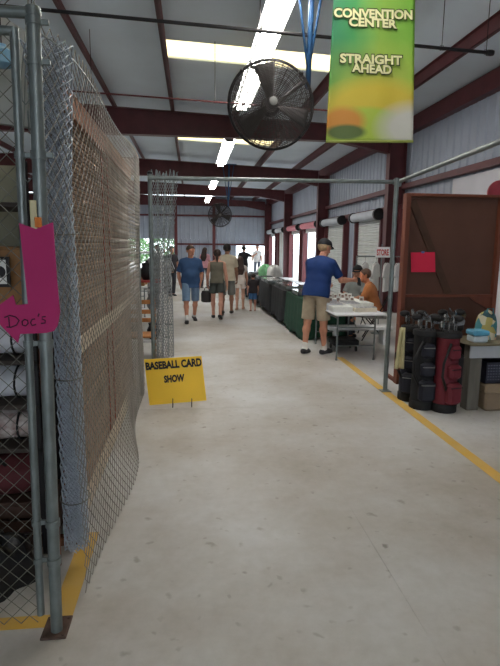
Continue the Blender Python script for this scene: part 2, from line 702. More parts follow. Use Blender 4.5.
tube_light(-4.2, -1.6, 4.3, 'unseen strip light added behind the viewer to balance the light')  # lamp out of view, added to balance the light
tube_light(3.3, 5.7, 4.3, 'nearest strip light, cut off by the top edge above the big fan')
tube_light(5.75, 8.15, 4.3, 'bright strip light above the left rim of the big fan')
tube_light(8.2, 10.7, 4.3, 'bright strip light seen through the big fan, before the first roof beam')
tube_light(13.75, 18.0, 4.3, 'strip light just beyond the first roof beam')
tube_light(21.3, 25.4, 4.3, 'strip light glowing between the second and third roof beams')
tube_light(28.8, 33.2, 4.3, 'strip light farthest down the aisle')

M_BLUE = mat('blue_painted_steel', (44, 84, 128), 0.5, 0.1, 0.12, 8)
M_GUARD = mat('dark_fan_guard', (62, 58, 58), 0.5, 0.3, 0.15, 20)


def fan(c, rad, hang, top_z, label, nring, nspk, wire):
    cx, cy, cz = c
    t = thing('hanging_fan', (cx, cy, cz), label, 'fan', 'caged fans hung from the roof')
    for nm, s in (('front_guard', -1), ('rear_guard', 1)):
        g = MB()
        for k in range(nring):
            r = rad * (0.14 + 0.86 * k / (nring - 1))
            dd = 0.13 * (1 - (r / rad) ** 3) + 0.03
            g.tube([(cx + r * math.cos(a), cy + s * dd, cz + r * math.sin(a)) for a in [2 * math.pi * q / 40 for q in range(40)]], wire, 4, closed=True)
        for k in range(nspk):
            a = 2 * math.pi * k / nspk
            g.tube([(cx + rad * q * math.cos(a), cy + s * (0.13 * (1 - q ** 3) + 0.03), cz + rad * q * math.sin(a)) for q in (0.1, 0.4, 0.7, 0.88, 1.0)], wire, 4)
        g.build(nm, M_GUARD, t)
    rim = MB()
    rim.tube([(cx + rad * math.cos(a), cy, cz + rad * math.sin(a)) for a in [2 * math.pi * q / 48 for q in range(48)]], 0.016, 8, closed=True)
    for k in range(4):
        a = math.pi / 4 + k * math.pi / 2
        rim.tube([(cx + rad * math.cos(a), cy - 0.04, cz + rad * math.sin(a)), (cx + rad * math.cos(a), cy + 0.04, cz + rad * math.sin(a))], 0.018, 6)
    rim.build('rim', M_DARK, t, smooth=True)
    hub = MB()
    hub.lathe((cx, cy, cz), [(0.02, -0.175), (0.042, -0.165), (0.045, -0.15), (0.04, -0.14), (0.07, -0.06), (0.07, 0.02), (0.05, 0.04)], 16, ax='Y')
    hub.build('hub', M_GREY, t, smooth='auto')
    mo = MB()
    mo.lathe((cx, cy, cz), [(0.08, 0.05), (0.1, 0.07), (0.1, 0.24), (0.07, 0.28)], 16, ax='Y')
    mo.build('motor', M_DARK, t, smooth='auto')
    for k in range(3):
        b = MB()
        a0 = -0.33 + k * 2 * math.pi / 3

        def f(u, v):
            r = rad * (0.1 + 0.82 * u)
            a = a0 + (v - 0.5) * (0.62 - 0.1 * u)
            return (cx + r * math.cos(a), cy - 0.02 + (v - 0.5) * 0.1 * (1 - 0.3 * u), cz + r * math.sin(a))
        b.grid(f, 8, 6)
        b.build('blade', M_GUARD, t, smooth=True, solid=0.004)
    hx, hy, hz = hang
    y = MB()
    y.tube([(cx, cy + 0.2, cz), ((cx * 2 + hx) / 3, cy + 0.26, (cz * 2 + hz) / 3), (hx, hy, hz)], 0.022, 8)
    y.build('yoke', M_DARK, t, smooth=True)
    pl = MB()
    pl.tube([(hx, hy, hz - 0.1), (hx + 0.03, hy, top_z)], 0.03, 10)
    pl.build('hanging_pole', M_BLUE, t, smooth=True)
    for s in (-1, 1):
        b = MB()
        b.tube([(hx, hy, hz + 0.05), (hx + s * 0.22, hy, top_z)], 0.014, 8)
        b.build('brace', M_BLUE, t, smooth=True)
    pt = MB()
    pt.box((hx - 0.3, hy - 0.04, top_z - 0.01), (hx + 0.32, hy + 0.04, top_z + 0.02))
    pt.build('top_plate', M_BLUE, t)


hp = at(307, 80, 5.9)
fc = at(271, 105, 5.6)
fan(fc, 0.435, (hp.x, 5.85, hp.z), 4.95, 'large dark caged fan hanging over the aisle in front of a bright strip light', 24, 44, 0.0029)
fc2 = at(220, 215, 20.4)
fan(fc2, 0.44, (fc2.x + 0.33, 20.65, fc2.z + 0.4), 4.75, 'small looking caged fan far down the aisle above the walkers', 12, 24, 0.005)

# thin pipes slung across under the roof
def sling(a, b, r, label, drops, cap=False):
    a, b = V(a), V(b)
    mid = (a + b) / 2
    t = thing('overhead_pipe', mid, label, 'pipe', 'thin pipes slung under the roof')
    p = MB()
    p.tube([a, b], r, 10)
    p.build('pipe', M_DARK if cap else M_RED, t, smooth='auto')
    for u in drops:
        q = a.lerp(b, u)
        d = MB()
        d.tube([q, (q.x, q.y, deck_z(q.x) - 0.01)], 0.005, 6)
        d.tube([q + V((-0.02, 0, -r - 0.004)), q + V((0.02, 0, -r - 0.004)), q + V((0.02, 0, r + 0.01)), q + V((-0.02, 0, r + 0.01))], 0.004, 4, closed=True)
        d.build('hanger', M_DARK, t)
    if cap:
        e = MB()
        e.lathe(b, [(0.034, -0.05), (0.036, 0.0), (0.03, 0.03)], 12, ax='X')
        e.build('end_cap', M_DARK, t, smooth='auto')


sling(at(-60, 0, 6.3), at(491, 53, 6.3), 0.02, 'long dark pipe across the roof behind the banner, ending in a capped tip', (0.15, 0.55, 0.9, 0.99), True)
sling(at(60, 90, 9.2), at(360, 113, 9.2), 0.014, 'thin reddish pipe across the roof just before the first deep beam', (0.1, 0.5, 0.9))


# the hanging banner
def banner_material():
    mt = bpy.data.materials.new('printed_banner')
    mt.use_nodes = True
    nt = mt.node_tree
    N, L = nt.nodes, nt.links
    b = N['Principled BSDF']
    b.inputs['Roughness'].default_value = 0.5
    uv = N.new('ShaderNodeTexCoord')
    sp = N.new('ShaderNodeSeparateXYZ')
    L.new(uv.outputs['UV'], sp.inputs[0])
    nz = N.new('ShaderNodeTexNoise')
    nz.inputs['Scale'].default_value = 3.0
    L.new(uv.outputs['UV'], nz.inputs['Vector'])

    def math_(op, a, bb=None):
        n = N.new('ShaderNodeMath')
        n.operation = op
        for i, q in enumerate((a, bb)):
            if q is None:
                continue
            if isinstance(q, (int, float)):
                n.inputs[i].default_value = q
            else:
                L.new(q, n.inputs[i])
        return n.outputs[0]

    def ramp(src, stops):
        r = N.new('ShaderNodeValToRGB')
        e = r.color_ramp.elements
        e[0].position, e[0].color = stops[0][0], lin(stops[0][1])
        e[1].position, e[1].color = stops[-1][0], lin(stops[-1][1])
        for p, c in stops[1:-1]:
            k = e.new(p)
            k.color = lin(c)
        L.new(src, r.inputs[0])
        return r.outputs[0]

    def mix(f, a, c):
        x = N.new('ShaderNodeMix')
        x.data_type = 'RGBA'
        L.new(f, x.inputs[0])
        L.new(a, x.inputs[6])
        if isinstance(c, tuple):
            x.inputs[7].default_value = lin(c)
        else:
            L.new(c, x.inputs[7])
        return x.outputs[2]

    def ellipse(u0, v0, ru, rv, soft):
        du = math_('DIVIDE', math_('SUBTRACT', sp.outputs[0], u0), ru)
        dv = math_('DIVIDE', math_('SUBTRACT', sp.outputs[1], v0), rv)
        d = math_('SQRT', math_('ADD', math_('MULTIPLY', du, du), math_('MULTIPLY', dv, dv)))
        n = N.new('ShaderNodeMapRange')
        n.inputs[1].default_value = 1 - soft
        n.inputs[2].default_value = 1 + soft
        n.inputs[3].default_value = 1
        n.inputs[4].default_value = 0
        L.new(d, n.inputs[0])
        return n.outputs[0]
    u = math_('ADD', sp.outputs[0], math_('MULTIPLY', math_('SUBTRACT', nz.outputs[0], 0.5), 0.3))
    top = ramp(u, [(0.0, (34, 122, 84)), (0.25, (66, 148, 84)), (0.6, (134, 176, 72)), (1.0, (116, 176, 62))])
    lowc = ramp(u, [(0.0, (120, 172, 66)), (0.35, (196, 196, 66)), (0.75, (206, 202, 92)), (1.0, (176, 200, 76))])
    n = N.new('ShaderNodeMapRange')
    n.inputs[1].default_value = 0.62
    n.inputs[2].default_value = 0.2
    L.new(sp.outputs[1], n.inputs[0])
    c = mix(n.outputs[0], top, lowc)
    c = mix(ellipse(0.55, 0.20, 0.62, 0.17, 0.25), c, (206, 186, 66))
    c = mix(ellipse(0.42, 0.09, 0.52, 0.12, 0.12), c, (172, 196, 74))
    c = mix(ellipse(0.98, 0.09, 0.36, 0.13, 0.35), c, (204, 204, 198))
    c = mix(ellipse(0.18, 0.125, 0.24, 0.085, 0.25), c, (206, 142, 62))
    c = mix(ellipse(0.22, 0.06, 0.22, 0.045, 0.2), c, (92, 112, 60))
    L.new(c, b.inputs['Base Color'])
    return mt


BY = 4.5
qb = [at(326, 142, BY), at(413, 142, BY), at(415.5, -30, BY), at(335, -30, BY)]
t = thing('hanging_banner', (qb[0] + qb[1]) / 2, 'green and yellow banner with puffy cream lettering hanging from the roof', 'banner')


def bn(u, v):
    p = (qb[0] * (1 - u) + qb[1] * u) * (1 - v) + (qb[3] * (1 - u) + qb[2] * u) * v
    p = p.copy()
    p.y = BY + 0.006 * math.sin(u * 9 + 0.5) * (0.3 + 0.7 * (1 - v) ** 2) + 0.002 * math.sin(u * 17 + v * 3)
    return p


g = MB()
g.grid(bn, 30, 40)
cl = g.build('banner_cloth', banner_material(), t, smooth=True)
uvl = cl.data.uv_layers.new(name='UVMap')
for lp in cl.data.loops:
    i = lp.vertex_index
    uvl.data[lp.index].uv = ((i % 31) / 30, (i // 31) / 40)
md = cl.modifiers.new('thick', 'SOLIDIFY')
md.thickness = 0.002
hm = MB()
hm.tube([qb[0] + V((0, -0.0, 0.004)), qb[1] + V((0, 0, 0.004))], 0.011, 8)
hm.build('hem_rod', mat('banner_hem', (150, 160, 80), 0.6), t, smooth='auto')
tr = MB()
tr.tube([qb[3] + V((-0.06, 0, 0)), qb[2] + V((0.06, 0, 0))], 0.014, 8)
tr.build('top_rod', M_GALV, t, smooth='auto')
for q in (qb[3], qb[2]):
    c = MB()
    c.tube([q, (q.x, q.y, deck_z(q.x) - 0.01)], 0.004, 6)
    c.build('cord', M_DARK, t)
M_CREAM = mat('cream_lettering', (232, 230, 178), 0.5, 0, 0.04, 3)
M_OUTL = mat('olive_letter_outline', (62, 78, 34), 0.5, 0, 0.05, 3)
for body, x0, y0, x1, y1, ar in (('CONVENTION', 334, 18.5, 412.5, 9, 0.0), ('CENTER', 349, 27.5, 397, 18.5, 0.05), ('STRAIGHT', 340, 64, 402, 54.5, 0.0), ('AHEAD', 352, 73, 391.5, 64, -0.03)):
    dy = 1.2
    for mm, bo, dep, off in ((M_OUTL, 0.085, 0.0006, 0.0095), (M_CREAM, 0.04, 0.0006, 0.0105)):
        e = 1.1 if mm is M_OUTL else 0.0
        q = [at(x0 - e, y0 + e - dy, BY - off), at(x1 + e, y0 + e + dy, BY - off), at(x1 + e, y1 - e + dy, BY - off), at(x0 - e, y1 - e - dy, BY - off)]
        text_mesh('lettering' if mm is M_CREAM else 'lettering_outline', body, q, mm, t, (0, -1, 0), bold=bo, depth=dep, shear=0.0, arch=ar)

# ================================================================== the chain link cage on the left
PIT = 0.036


def weave(mb, fn, nu, nv, r=0.002, gap=None):
    # chain link: every wire zigzags between two columns, hooked into its neighbours
    for i in range(nu):
        pts = []
        for j in range(nv + 1):
            u = i + ((j + i) % 2)
            p = fn(u, j)
            pts.append(p)
        mb.tube(pts, r, 4, caps=False)
    return mb


post_b = gnd(57, 632)
post_b.z = 0
PY_ = post_b.y
post_t = at(33, 10, PY_)
t = thing('fence_post', post_b, 'thick grey steel post behind the pink arrow sign, standing on a rusty foot plate', 'post')
p = MB()
p.tube([post_b + V((0, 0, 0.01)), post_t], 0.025, 16)
p.build('pipe', M_GALV, t, smooth='auto')
p = MB()
p.lathe(post_t, [(0.0275, -0.02), (0.029, -0.005), (0.026, 0.01), (0.01, 0.018)], 16)
p.build('post_cap', M_GALV, t, smooth='auto')
p = MB()
p.box(post_b + V((-0.06, -0.05, 0.0)), post_b + V((0.05, 0.09, 0.012)), 0.003)
for a, b_ in ((-0.045, -0.035), (0.035, 0.07), (-0.045, 0.07), (0.035, -0.035)):
    p.lathe(post_b + V((a, b_, 0.011)), [(0.008, 0), (0.008, 0.008)], 6)
p.build('foot_plate', mat('rusty_steel', (84, 66, 58), 0.8, 0.1, 0.25, 18), t)


def post_at(z):
    u = z / post_t.z
    return post_b.lerp(post_t, u)


for yy in (22, 62, 155):
    q = at(38, yy, PY_)
    c = post_at(q.z)
    b = MB()
    b.lathe(c, [(0.029, -0.012), (0.029, 0.012)], 16)
    b.box(c + V((0.02, -0.006, -0.01)), c + V((0.055, 0.006, 0.01)), 0.002)
    b.build('tension_band', M_GALV, t, smooth='auto')

# the gate
gt_, gb_ = at(14, 28, PY_ + 0.01), at(41, 614, PY_ + 0.01)
t = thing('chain_link_gate', (gb_.x - 0.5, PY_, 0.0), 'grey pipe framed chain link gate hinged left of the thick post', 'gate')


def gx(z):
    u = (z - gb_.z) / (gt_.z - gb_.z)
    return gb_.x + (gt_.x - gb_.x) * u


gy = PY_ + 0.01
GW = 1.15
fr = MB()
fr.tube([gb_, gt_], 0.0165, 12)
fr.build('hinge_stile', M_GALV, t, smooth='auto')
fr = MB()
fr.tube([gb_ + V((-GW, 0, 0)), gt_ + V((-GW, 0, 0))], 0.0165, 12)
fr.build('latch_stile', M_GALV, t, smooth='auto')
for nm, z in (('top_rail', gt_.z - 0.01),):
    fr = MB()
    fr.tube([(gx(z), gy, z), (gx(z) - GW, gy, z)], 0.0165, 12)
    fr.build(nm, M_GALV, t, smooth='auto')
ms = MB()
zb = 0.05
weave(ms, lambda i, j: V((gx(zb + j * PIT) - 0.012 - i * PIT, gy - 0.004 + 0.003 * ((i + j) % 2), zb + j * PIT)), 31, 73, 0.0023)
ms.build('wire_mesh', M_WIRED, t)
for yy in (155, 344, 524, 562):
    q = at(30, yy, PY_)
    z = q.z
    c = post_at(z)
    h = MB()
    h.lathe((c.x, c.y, z), [(0.03, -0.015), (0.03, 0.015)], 16)
    h.lathe((gx(z), gy, z), [(0.021, -0.012), (0.021, 0.012)], 12)
    h.box((gx(z) + 0.015, gy - 0.006, z - 0.01), (c.x - 0.02, gy + 0.006, z + 0.01), 0.002)
    h.build('hinge', M_GALV, t, smooth='auto')
# a rail leading off to the left above the gate
tp = MB()
a = at(31, 13, PY_)
tp.tube([a, a + V((-1.6, 0, 0.0))], 0.02, 12)
solo(tp, 'top_rail', M_GALV, 'grey pipe rail along the top of the chain link gate', 'rail', smooth='auto')

# the side fence running down the aisle
FX = -0.53
f_end = V((-0.575, 5.85, 0))
t = thing('chain_link_fence', (FX, 4.3, 0), 'tall chain link fence down the left of the aisle, sagging outward at its foot', 'fence')
z0 = 0.025
NU, NV = 97, 72


def fpos(i, j):
    y = 2.36 + i * (5.85 - 2.36) / NU
    z = z0 + j * (2.6 - z0) / NV
    u = i / NU
    bul = -0.022 * u + 0.13 * math.exp(-((u - 0.4) / 0.22) ** 2) * max(0, 1 - z / 1.0) ** 1.6
    bul += 0.012 * math.sin(7 * u + 3 * z)
    zz = z + (0.03 * math.sin(9 * u) if j == NV else 0)
    bul -= 0.13 * math.exp(-u * 13) * (z / 2.6) ** 1.5
    return V((FX + bul + 0.003 * ((i + j) % 2), y, zz))


ms = MB()
weave(ms, fpos, NU, NV, 0.0021)
ms.build('wire_mesh', mat('tarnished_wire', (142, 138, 132), 0.5, 0.35, 0.2, 6), t)
tw = MB()
tw.tube([fpos(i, NV - 1) for i in range(0, NU, 4)] + [fpos(NU, NV - 1)], 0.004, 6)
tw.build('tension_wire', M_GALV, t)
ep = MB()
ep.tube([f_end, (f_end.x, f_end.y, 2.63)], 0.024, 14)
ep.build('end_post', M_GALV, t, smooth='auto')

# the rolled up spare length of mesh
t = thing('mesh_roll', (-0.592, 2.62, 0.1), 'rolled up blue grey chain link bundle standing upright behind the thick post', 'mesh roll')
cxr, cyr = -0.612, 2.62
TURN = 4.2


def roll(i, j):
    z = 0.12 + j * PIT * 0.98
    loose = max(0, z - 1.95) * 0.04
    a = i * 0.036 / (0.035 + 0.0) * 0.55
    rr = 0.02 + 0.0014 * a + loose * (0.3 + a * 0.05)
    a += 0.25 * math.sin(z * 2.1)
    return V((cxr + rr * math.cos(a) * 0.95 - max(0, z - 1.5) * 0.02, cyr + rr * math.sin(a), z))


ms = MB()
weave(ms, roll, 64, 70, 0.0034)
ms.build('wire_mesh', mat('blue_grey_wire', (176, 186, 198), 0.5, 0.2, 0.1, 20), t)
for z in (0.4, 1.05, 1.75):
    tie = MB()
    tie.tube([(cxr + 0.074 * math.cos(a), cyr + 0.074 * math.sin(a), z + 0.01 * math.sin(a)) for a in [2 * math.pi * q / 20 for q in range(20)]], 0.003, 5, closed=True)
    tie.build('tie_wire', M_WIRED, t)

# the slatted brown screen standing behind the fence
SX = -0.66
t = thing('reed_screen', (SX - 0.03, 4.3, 0), 'tan reed screen on a wooden frame standing behind the chain link fence', 'screen')


def reed_material():
    mt = bpy.data.materials.new('tan_reed')
    mt.use_nodes = True
    nt = mt.node_tree
    N, L = nt.nodes, nt.links
    b = N['Principled BSDF']
    b.inputs['Roughness'].default_value = 0.75
    tc = N.new('ShaderNodeTexCoord')
    mp = N.new('ShaderNodeMapping')
    mp.inputs['Scale'].default_value = (1, 0.5, 26)
    L.new(tc.outputs['Object'], mp.inputs[0])
    n = N.new('ShaderNodeTexNoise')
    n.inputs['Scale'].default_value = 2
    L.new(mp.outputs[0], n.inputs['Vector'])
    r = N.new('ShaderNodeValToRGB')
    r.color_ramp.elements[0].position, r.color_ramp.elements[0].color = 0.3, lin((92, 72, 58))
    r.color_ramp.elements[1].position, r.color_ramp.elements[1].color = 0.7, lin((150, 122, 96))
    L.new(n.outputs[0], r.inputs[0])
    L.new(r.outputs[0], b.inputs['Base Color'])
    return mt


sc_ = MB()
z = 0.1
while z < 2.44:
    sc_.tube([(SX, 2.78, z), (SX + 0.002, 4.2, z + 0.004), (SX, 5.72, z)], 0.011, 5)
    z += 0.0245
sc_.build('reed_slats', reed_material(), t)
b = MB()
b.box((SX - 0.0135, 2.78, 0.1), (SX - 0.0115, 5.72, 2.44))
b.build('backing_sheet', mat('brown_backing', (112, 88, 70), 0.85), t)
M_WOOD = mat('brown_timber', (128, 84, 60), 0.7, 0, 0.2, 3, stretch=(4, 4, 0.6), bump=0.1)
M_WOODP = mat('pale_timber', (188, 172, 150), 0.7, 0, 0.12, 3, stretch=(4, 0.6, 4), bump=0.1)
for nm, z, mm, h in (('top_rail', 2.36, M_WOOD, 0.13), ('middle_rail', 1.09, M_WOODP, 0.08), ('bottom_rail', 0.14, M_WOODP, 0.09)):  # topmost one is a dark band along the upper edge
    b = MB()
    b.box((SX + 0.013, 2.78, z), (SX + 0.045, 5.72, z + h), 0.003)
    b.build(nm, mm, t)
for y in (2.8, 3.75, 4.45, 5.66):
    b = MB()
    b.box((SX - 0.055, y, 0.0), (SX - 0.014, y + 0.05, 2.46), 0.003)
    b.build('upright', M_WOOD, t)
for y in (4.02, 4.28):
    b = MB()
    b.box((SX + 0.012, y, 0.25), (SX + 0.022, y + 0.035, 2.38), 0.002)
    b.build('strap', mat('rust_red_strap', (138, 76, 60), 0.7), t)
for y in (2.82, 5.6):
    b = MB()
    b.box((SX - 0.4, y, 0.0), (SX + 0.0, y + 0.05, 0.05), 0.003)
    b.build('foot', M_WOOD, t)

# pink arrow sign
AY = PY_ - 0.045
M_PINK = mat('pink_card', (172, 40, 102), 0.75, 0, 0.05, 6)
t = thing('arrow_sign', at(38, 338, AY), 'hot pink bent arrow card with a handwritten name, pointing left on the gate', 'sign')
px = [(19, 223), (36, 229), (53, 222), (57, 280), (60, 312), (58, 325), (54, 331), (46, 333), (20, 334), (18, 343), (2, 327), (-10, 312), (2, 303), (13, 295), (16, 305), (28, 304)]
pr = MB()
pts = [at(x, y, AY) for x, y in px]
# fan into convex pieces so the outline stays clean
pr.prism([pts[i] for i in (0, 1, 15)], (0, 0.004, 0))
pr.prism([pts[i] for i in (1, 2, 3, 4, 15)], (0, 0.004, 0))
pr.prism([pts[i] for i in (4, 5, 6, 7, 8, 14, 15)], (0, 0.004, 0))
pr.prism([pts[i] for i in (8, 9, 10, 11, 12, 13, 14)], (0, 0.004, 0))
pr.build('card', M_PINK, t)
ink = MB()
strokes = [[(8, 317), (9, 327)], [(4, 317.5), (9, 315.5), (15, 317), (18.5, 320.5), (16, 325), (10, 327.5), (6, 327)],
           [(24, 319.5), (21.5, 321.5), (22, 325), (25, 326), (27.5, 323.5), (27, 320.5), (24, 319.5)],
           [(34.5, 319), (31.5, 319.5), (30, 322.5), (31.5, 325.5), (35.5, 324.5)],
           [(38.5, 313.5), (37.5, 316.5)],
           [(45, 316.5), (41.5, 317), (41.5, 319), (44.8, 320.5), (44.5, 323), (40.5, 323.5)]]
for s in strokes:
    ink.tube([at(x + 0.5, y, AY - 0.0015) for x, y in s], 0.0026, 6)
ink.build('handwriting', mat('black_marker', (62, 14, 44), 0.7), t)
tp = MB()
for x in (26, 45):
    a, b_ = at(x - 4, 226 + (2 if x < 30 else 0), AY - 0.002), at(x + 4, 233, AY - 0.002)
c = at(38, 222, AY)
tp.box((c.x - 0.012, AY - 0.004, c.z - 0.02), (c.x + 0.012, AY + 0.012, c.z + 0.018), 0.002)
tp.build('orange_tag', mat('orange_tag', (214, 120, 44), 0.6), t)

# ------------------------------------------------------------------ gateway: cross pipe, right post, curtain of mesh
GYW = 6.02
pa, pb = at(148, 178, GYW), at(396, 182, GYW)
t = thing('gateway_pipe', (pa + pb) / 2, 'long grey pipe crossing the aisle overhead between the two gateway posts', 'pipe')
p = MB()
p.tube([pa, pb], 0.022, 12)
p.build('pipe', M_GALV, t, smooth='auto')
p = MB()
p.lathe(pb, [(0.032, -0.03), (0.032, 0.03)], 14, ax='X')
p.lathe(pb + V((0.03, 0, 0)), [(0.034, -0.05), (0.034, 0.04)], 14)
p.build('elbow_clamp', M_GALV, t, smooth='auto')
rp = gnd(385, 391)
rp.z = 0
rt = at(397, 178, rp.y)
t = thing('gateway_post', rp, 'slim grey steel post standing beside the big brown board', 'post')
p = MB()
p.tube([rp + V((0, 0, 0.008)), rt], 0.026, 14)
p.build('pipe', M_GALV, t, smooth='auto')
p = MB()
p.box(rp + V((-0.06, -0.06, 0)), rp + V((0.06, 0.06, 0.01)), 0.003)
p.build('foot_plate', M_GALV, t)
b = MB()
q = rp.lerp(rt, 0.62)
b.lathe(q, [(0.031, -0.02), (0.031, 0.02)], 14)
b.build('collar', M_GALV, t, smooth='auto')
p = MB()
a = at(396, 181, 5.95)
b_ = at(500, 141, 3.75)
d = (b_ - a)
p.tube([a + V((0.05, 0, 0)), a + d * 1.25], 0.022, 12)
solo(p, 'fence_rail', M_GALV, 'grey pipe rail running toward the viewer above the brown board', 'rail', smooth='auto')
t = thing('gateway_post', (pa.x + 0.015, GYW + 0.02, 0), 'slim grey post at the left end of the overhead cross pipe', 'post')
p = MB()
p.tube([(pa.x + 0.015, GYW + 0.055, 0), (pa.x + 0.015, GYW + 0.055, pa.z + 0.05)], 0.024, 14)
p.build('pipe', M_GALV, t, smooth='auto')
p = MB()
p.lathe((pa.x + 0.015, GYW + 0.055, pa.z + 0.05), [(0.029, 0), (0.029, 0.02), (0.01, 0.035)], 12)
p.build('post_cap', M_DARK, t, smooth='auto')

# bunched curtain of chain link hung from the cross pipe
t = thing('mesh_curtain', (-0.36, 6.15, 0.3), 'bunched chain link curtain hanging from the cross pipe beside the sign', 'mesh curtain')
L0, L1 = at(147, 174, 6.14), at(178, 174, 6.14)
B0, B1 = at(153, 362, 6.14), at(174, 356, 6.14)


def curt(i, j):
    u, v = i / 46, j / 62
    a = L0 * (1 - v) + B0 * v
    b_ = L1 * (1 - v) + B1 * v
    pinch = 0.55 + 0.45 * abs(2 * v - 1) ** 0.8
    uu = 0.42 + (u - 0.42) * pinch
    p = a * (1 - uu) + b_ * uu
    p = p.copy()
    p.y += 0.05 * math.sin(u * 24 + 2 * v) + 0.02 * math.sin(v * 9)
    p.x += 0.012 * math.sin(u * 24 + 1.5 + 3 * v)
    if v < 0.03:
        p.z += 0.05 * math.sin(i * 1.7)
    return p


ms = MB()
weave(ms, curt, 46, 62, 0.0034)
ms.build('wire_mesh', M_WIRE, t)
for k in range(6):
    c = MB()
    x = L0.x + (L1.x - L0.x) * (0.1 + k * 0.16)
    z = pa.z + (x - pa.x) * (pb.z - pa.z) / (pb.x - pa.x)
    c.tube([(x, GYW + 0.032 * math.cos(a) + 0.015, z + 0.034 * math.sin(a)) for a in [2 * math.pi * q / 12 for q in range(12)]], 0.0025, 5, closed=True)
    c.build('hanging_tie', M_WIRED, t)

# ------------------------------------------------------------------ yellow yard sign
SYY = 5.36
t = thing('yard_sign', gnd(182, 411), 'yellow sign lettered for a card show, tilted on a wire stand on the floor', 'sign')
q = [at(149.5, 405.3, SYY), at(206.5, 400.5, SYY), at(201.5, 356, SYY + 0.08), at(144, 359.5, SYY + 0.08)]
p = MB()
p.prism(q, (0, 0.006, 0))
p.build('panel', mat('yellow_corrugated_plastic', (246, 200, 44), 0.5, 0, 0.04, 3), t)
M_INK = mat('black_print', (24, 22, 22), 0.6)


def sq(x0, y0, x1, y1, x2, y2, x3, y3):
    def Y(y):
        return SYY + 0.08 * (403 - y) / 46 - 0.003
    return [at(x0, y0, Y(y0)), at(x1, y1, Y(y1)), at(x2, y2, Y(y2)), at(x3, y3, Y(y3))]


text_mesh('lettering', 'BASEBALL CARD', sq(146.2, 370.3, 202, 366.2, 201.2, 357.8, 145.2, 362.5), M_INK, t, (0, -1, 0), bold=0.048, depth=0.001)
text_mesh('lettering', 'SHOW', sq(164.3, 383.0, 184.6, 381.4, 184.2, 373.8, 163.6, 375.6), M_INK, t, (0, -1, 0), bold=0.048, depth=0.001)
st = MB()
for x in (172.8, 191.8):
    f0 = gnd(x, 410.0)
    y0 = SYY - 0.012
    f0 = at(x, 410, y0)
    f0.z = 0.004
    up = at(x, 398.5, y0)
    st.tube([f0 + V((0, 0.2, 0)), f0, up], 0.005, 6)
    st.tube([f0 + V((0, 0, 0.035)), f0 + V((0, 0.05, 0.035))], 0.005, 6)
a, b_ = at(172.8, 405.5, SYY - 0.012), at(191.8, 405.5, SYY - 0.012)
st.tube([V((a.x, SYY + 0.19, 0.006)), V((b_.x, SYY + 0.19, 0.006))], 0.005, 6)
st.build('wire_stand', M_DARK, t)

# ================================================================== people
BIG = 9.0


def field(prims, h, pad=0.03):
    A = np.array([p[0] for p in prims] + [p[1] for p in prims])
    rr = max(max(p[2], p[3]) for p in prims)
    lo = A.min(0) - rr - pad
    hi = A.max(0) + rr + pad
    n = np.ceil((hi - lo) / h).astype(int) + 2
    Fd = np.full(n, BIG, dtype=np.float32)
    ax = [lo[i] + h * np.arange(n[i]) for i in range(3)]
    for p in prims:
        a, b, ra, rb, k, fl, planes = p
        a, b = np.array(a, float), np.array(b, float)
        r = max(ra, rb) + 2.0 * k + 2.5 * h
        i0 = np.maximum(((np.minimum(a, b) - r - lo) / h).astype(int), 0)
        i1 = np.minimum(((np.maximum(a, b) + r - lo) / h).astype(int) + 2, n)
        X = ax[0][i0[0]:i1[0], None, None]
        Y = ax[1][None, i0[1]:i1[1], None]
        Z = ax[2][None, None, i0[2]:i1[2]]
        ba = b - a
        L2 = max((ba * ba).sum(), 1e-9)
        t = np.clip(((X - a[0]) * ba[0] + (Y - a[1]) * ba[1] + (Z - a[2]) * ba[2]) / L2, 0, 1)
        dx, dy, dz = X - a[0] - t * ba[0], (Y - a[1] - t * ba[1]) / fl, Z - a[2] - t * ba[2]
        d = np.sqrt(dx * dx + dy * dy + dz * dz) - (ra + t * (rb - ra))
        for (q, nn) in planes:
            d = np.maximum(d, (X - q[0]) * nn[0] + (Y - q[1]) * nn[1] + (Z - q[2]) * nn[2])
        sub = Fd[i0[0]:i1[0], i0[1]:i1[1], i0[2]:i1[2]]
        if k > 0:
            hh = np.clip(0.5 + 0.5 * (sub - d) / k, 0, 1)
            sub[...] = sub * (1 - hh) + d * hh - k * hh * (1 - hh)
        else:
            sub[...] = np.minimum(sub, d)
    return Fd, lo, ax


def carve(Fd, ax, planes):
    X, Y, Z = ax[0][:, None, None], ax[1][None, :, None], ax[2][None, None, :]
    for (q, nn) in planes:
        Fd[...] = np.maximum(Fd, (X - q[0]) * nn[0] + (Y - q[1]) * nn[1] + (Z - q[2]) * nn[2])


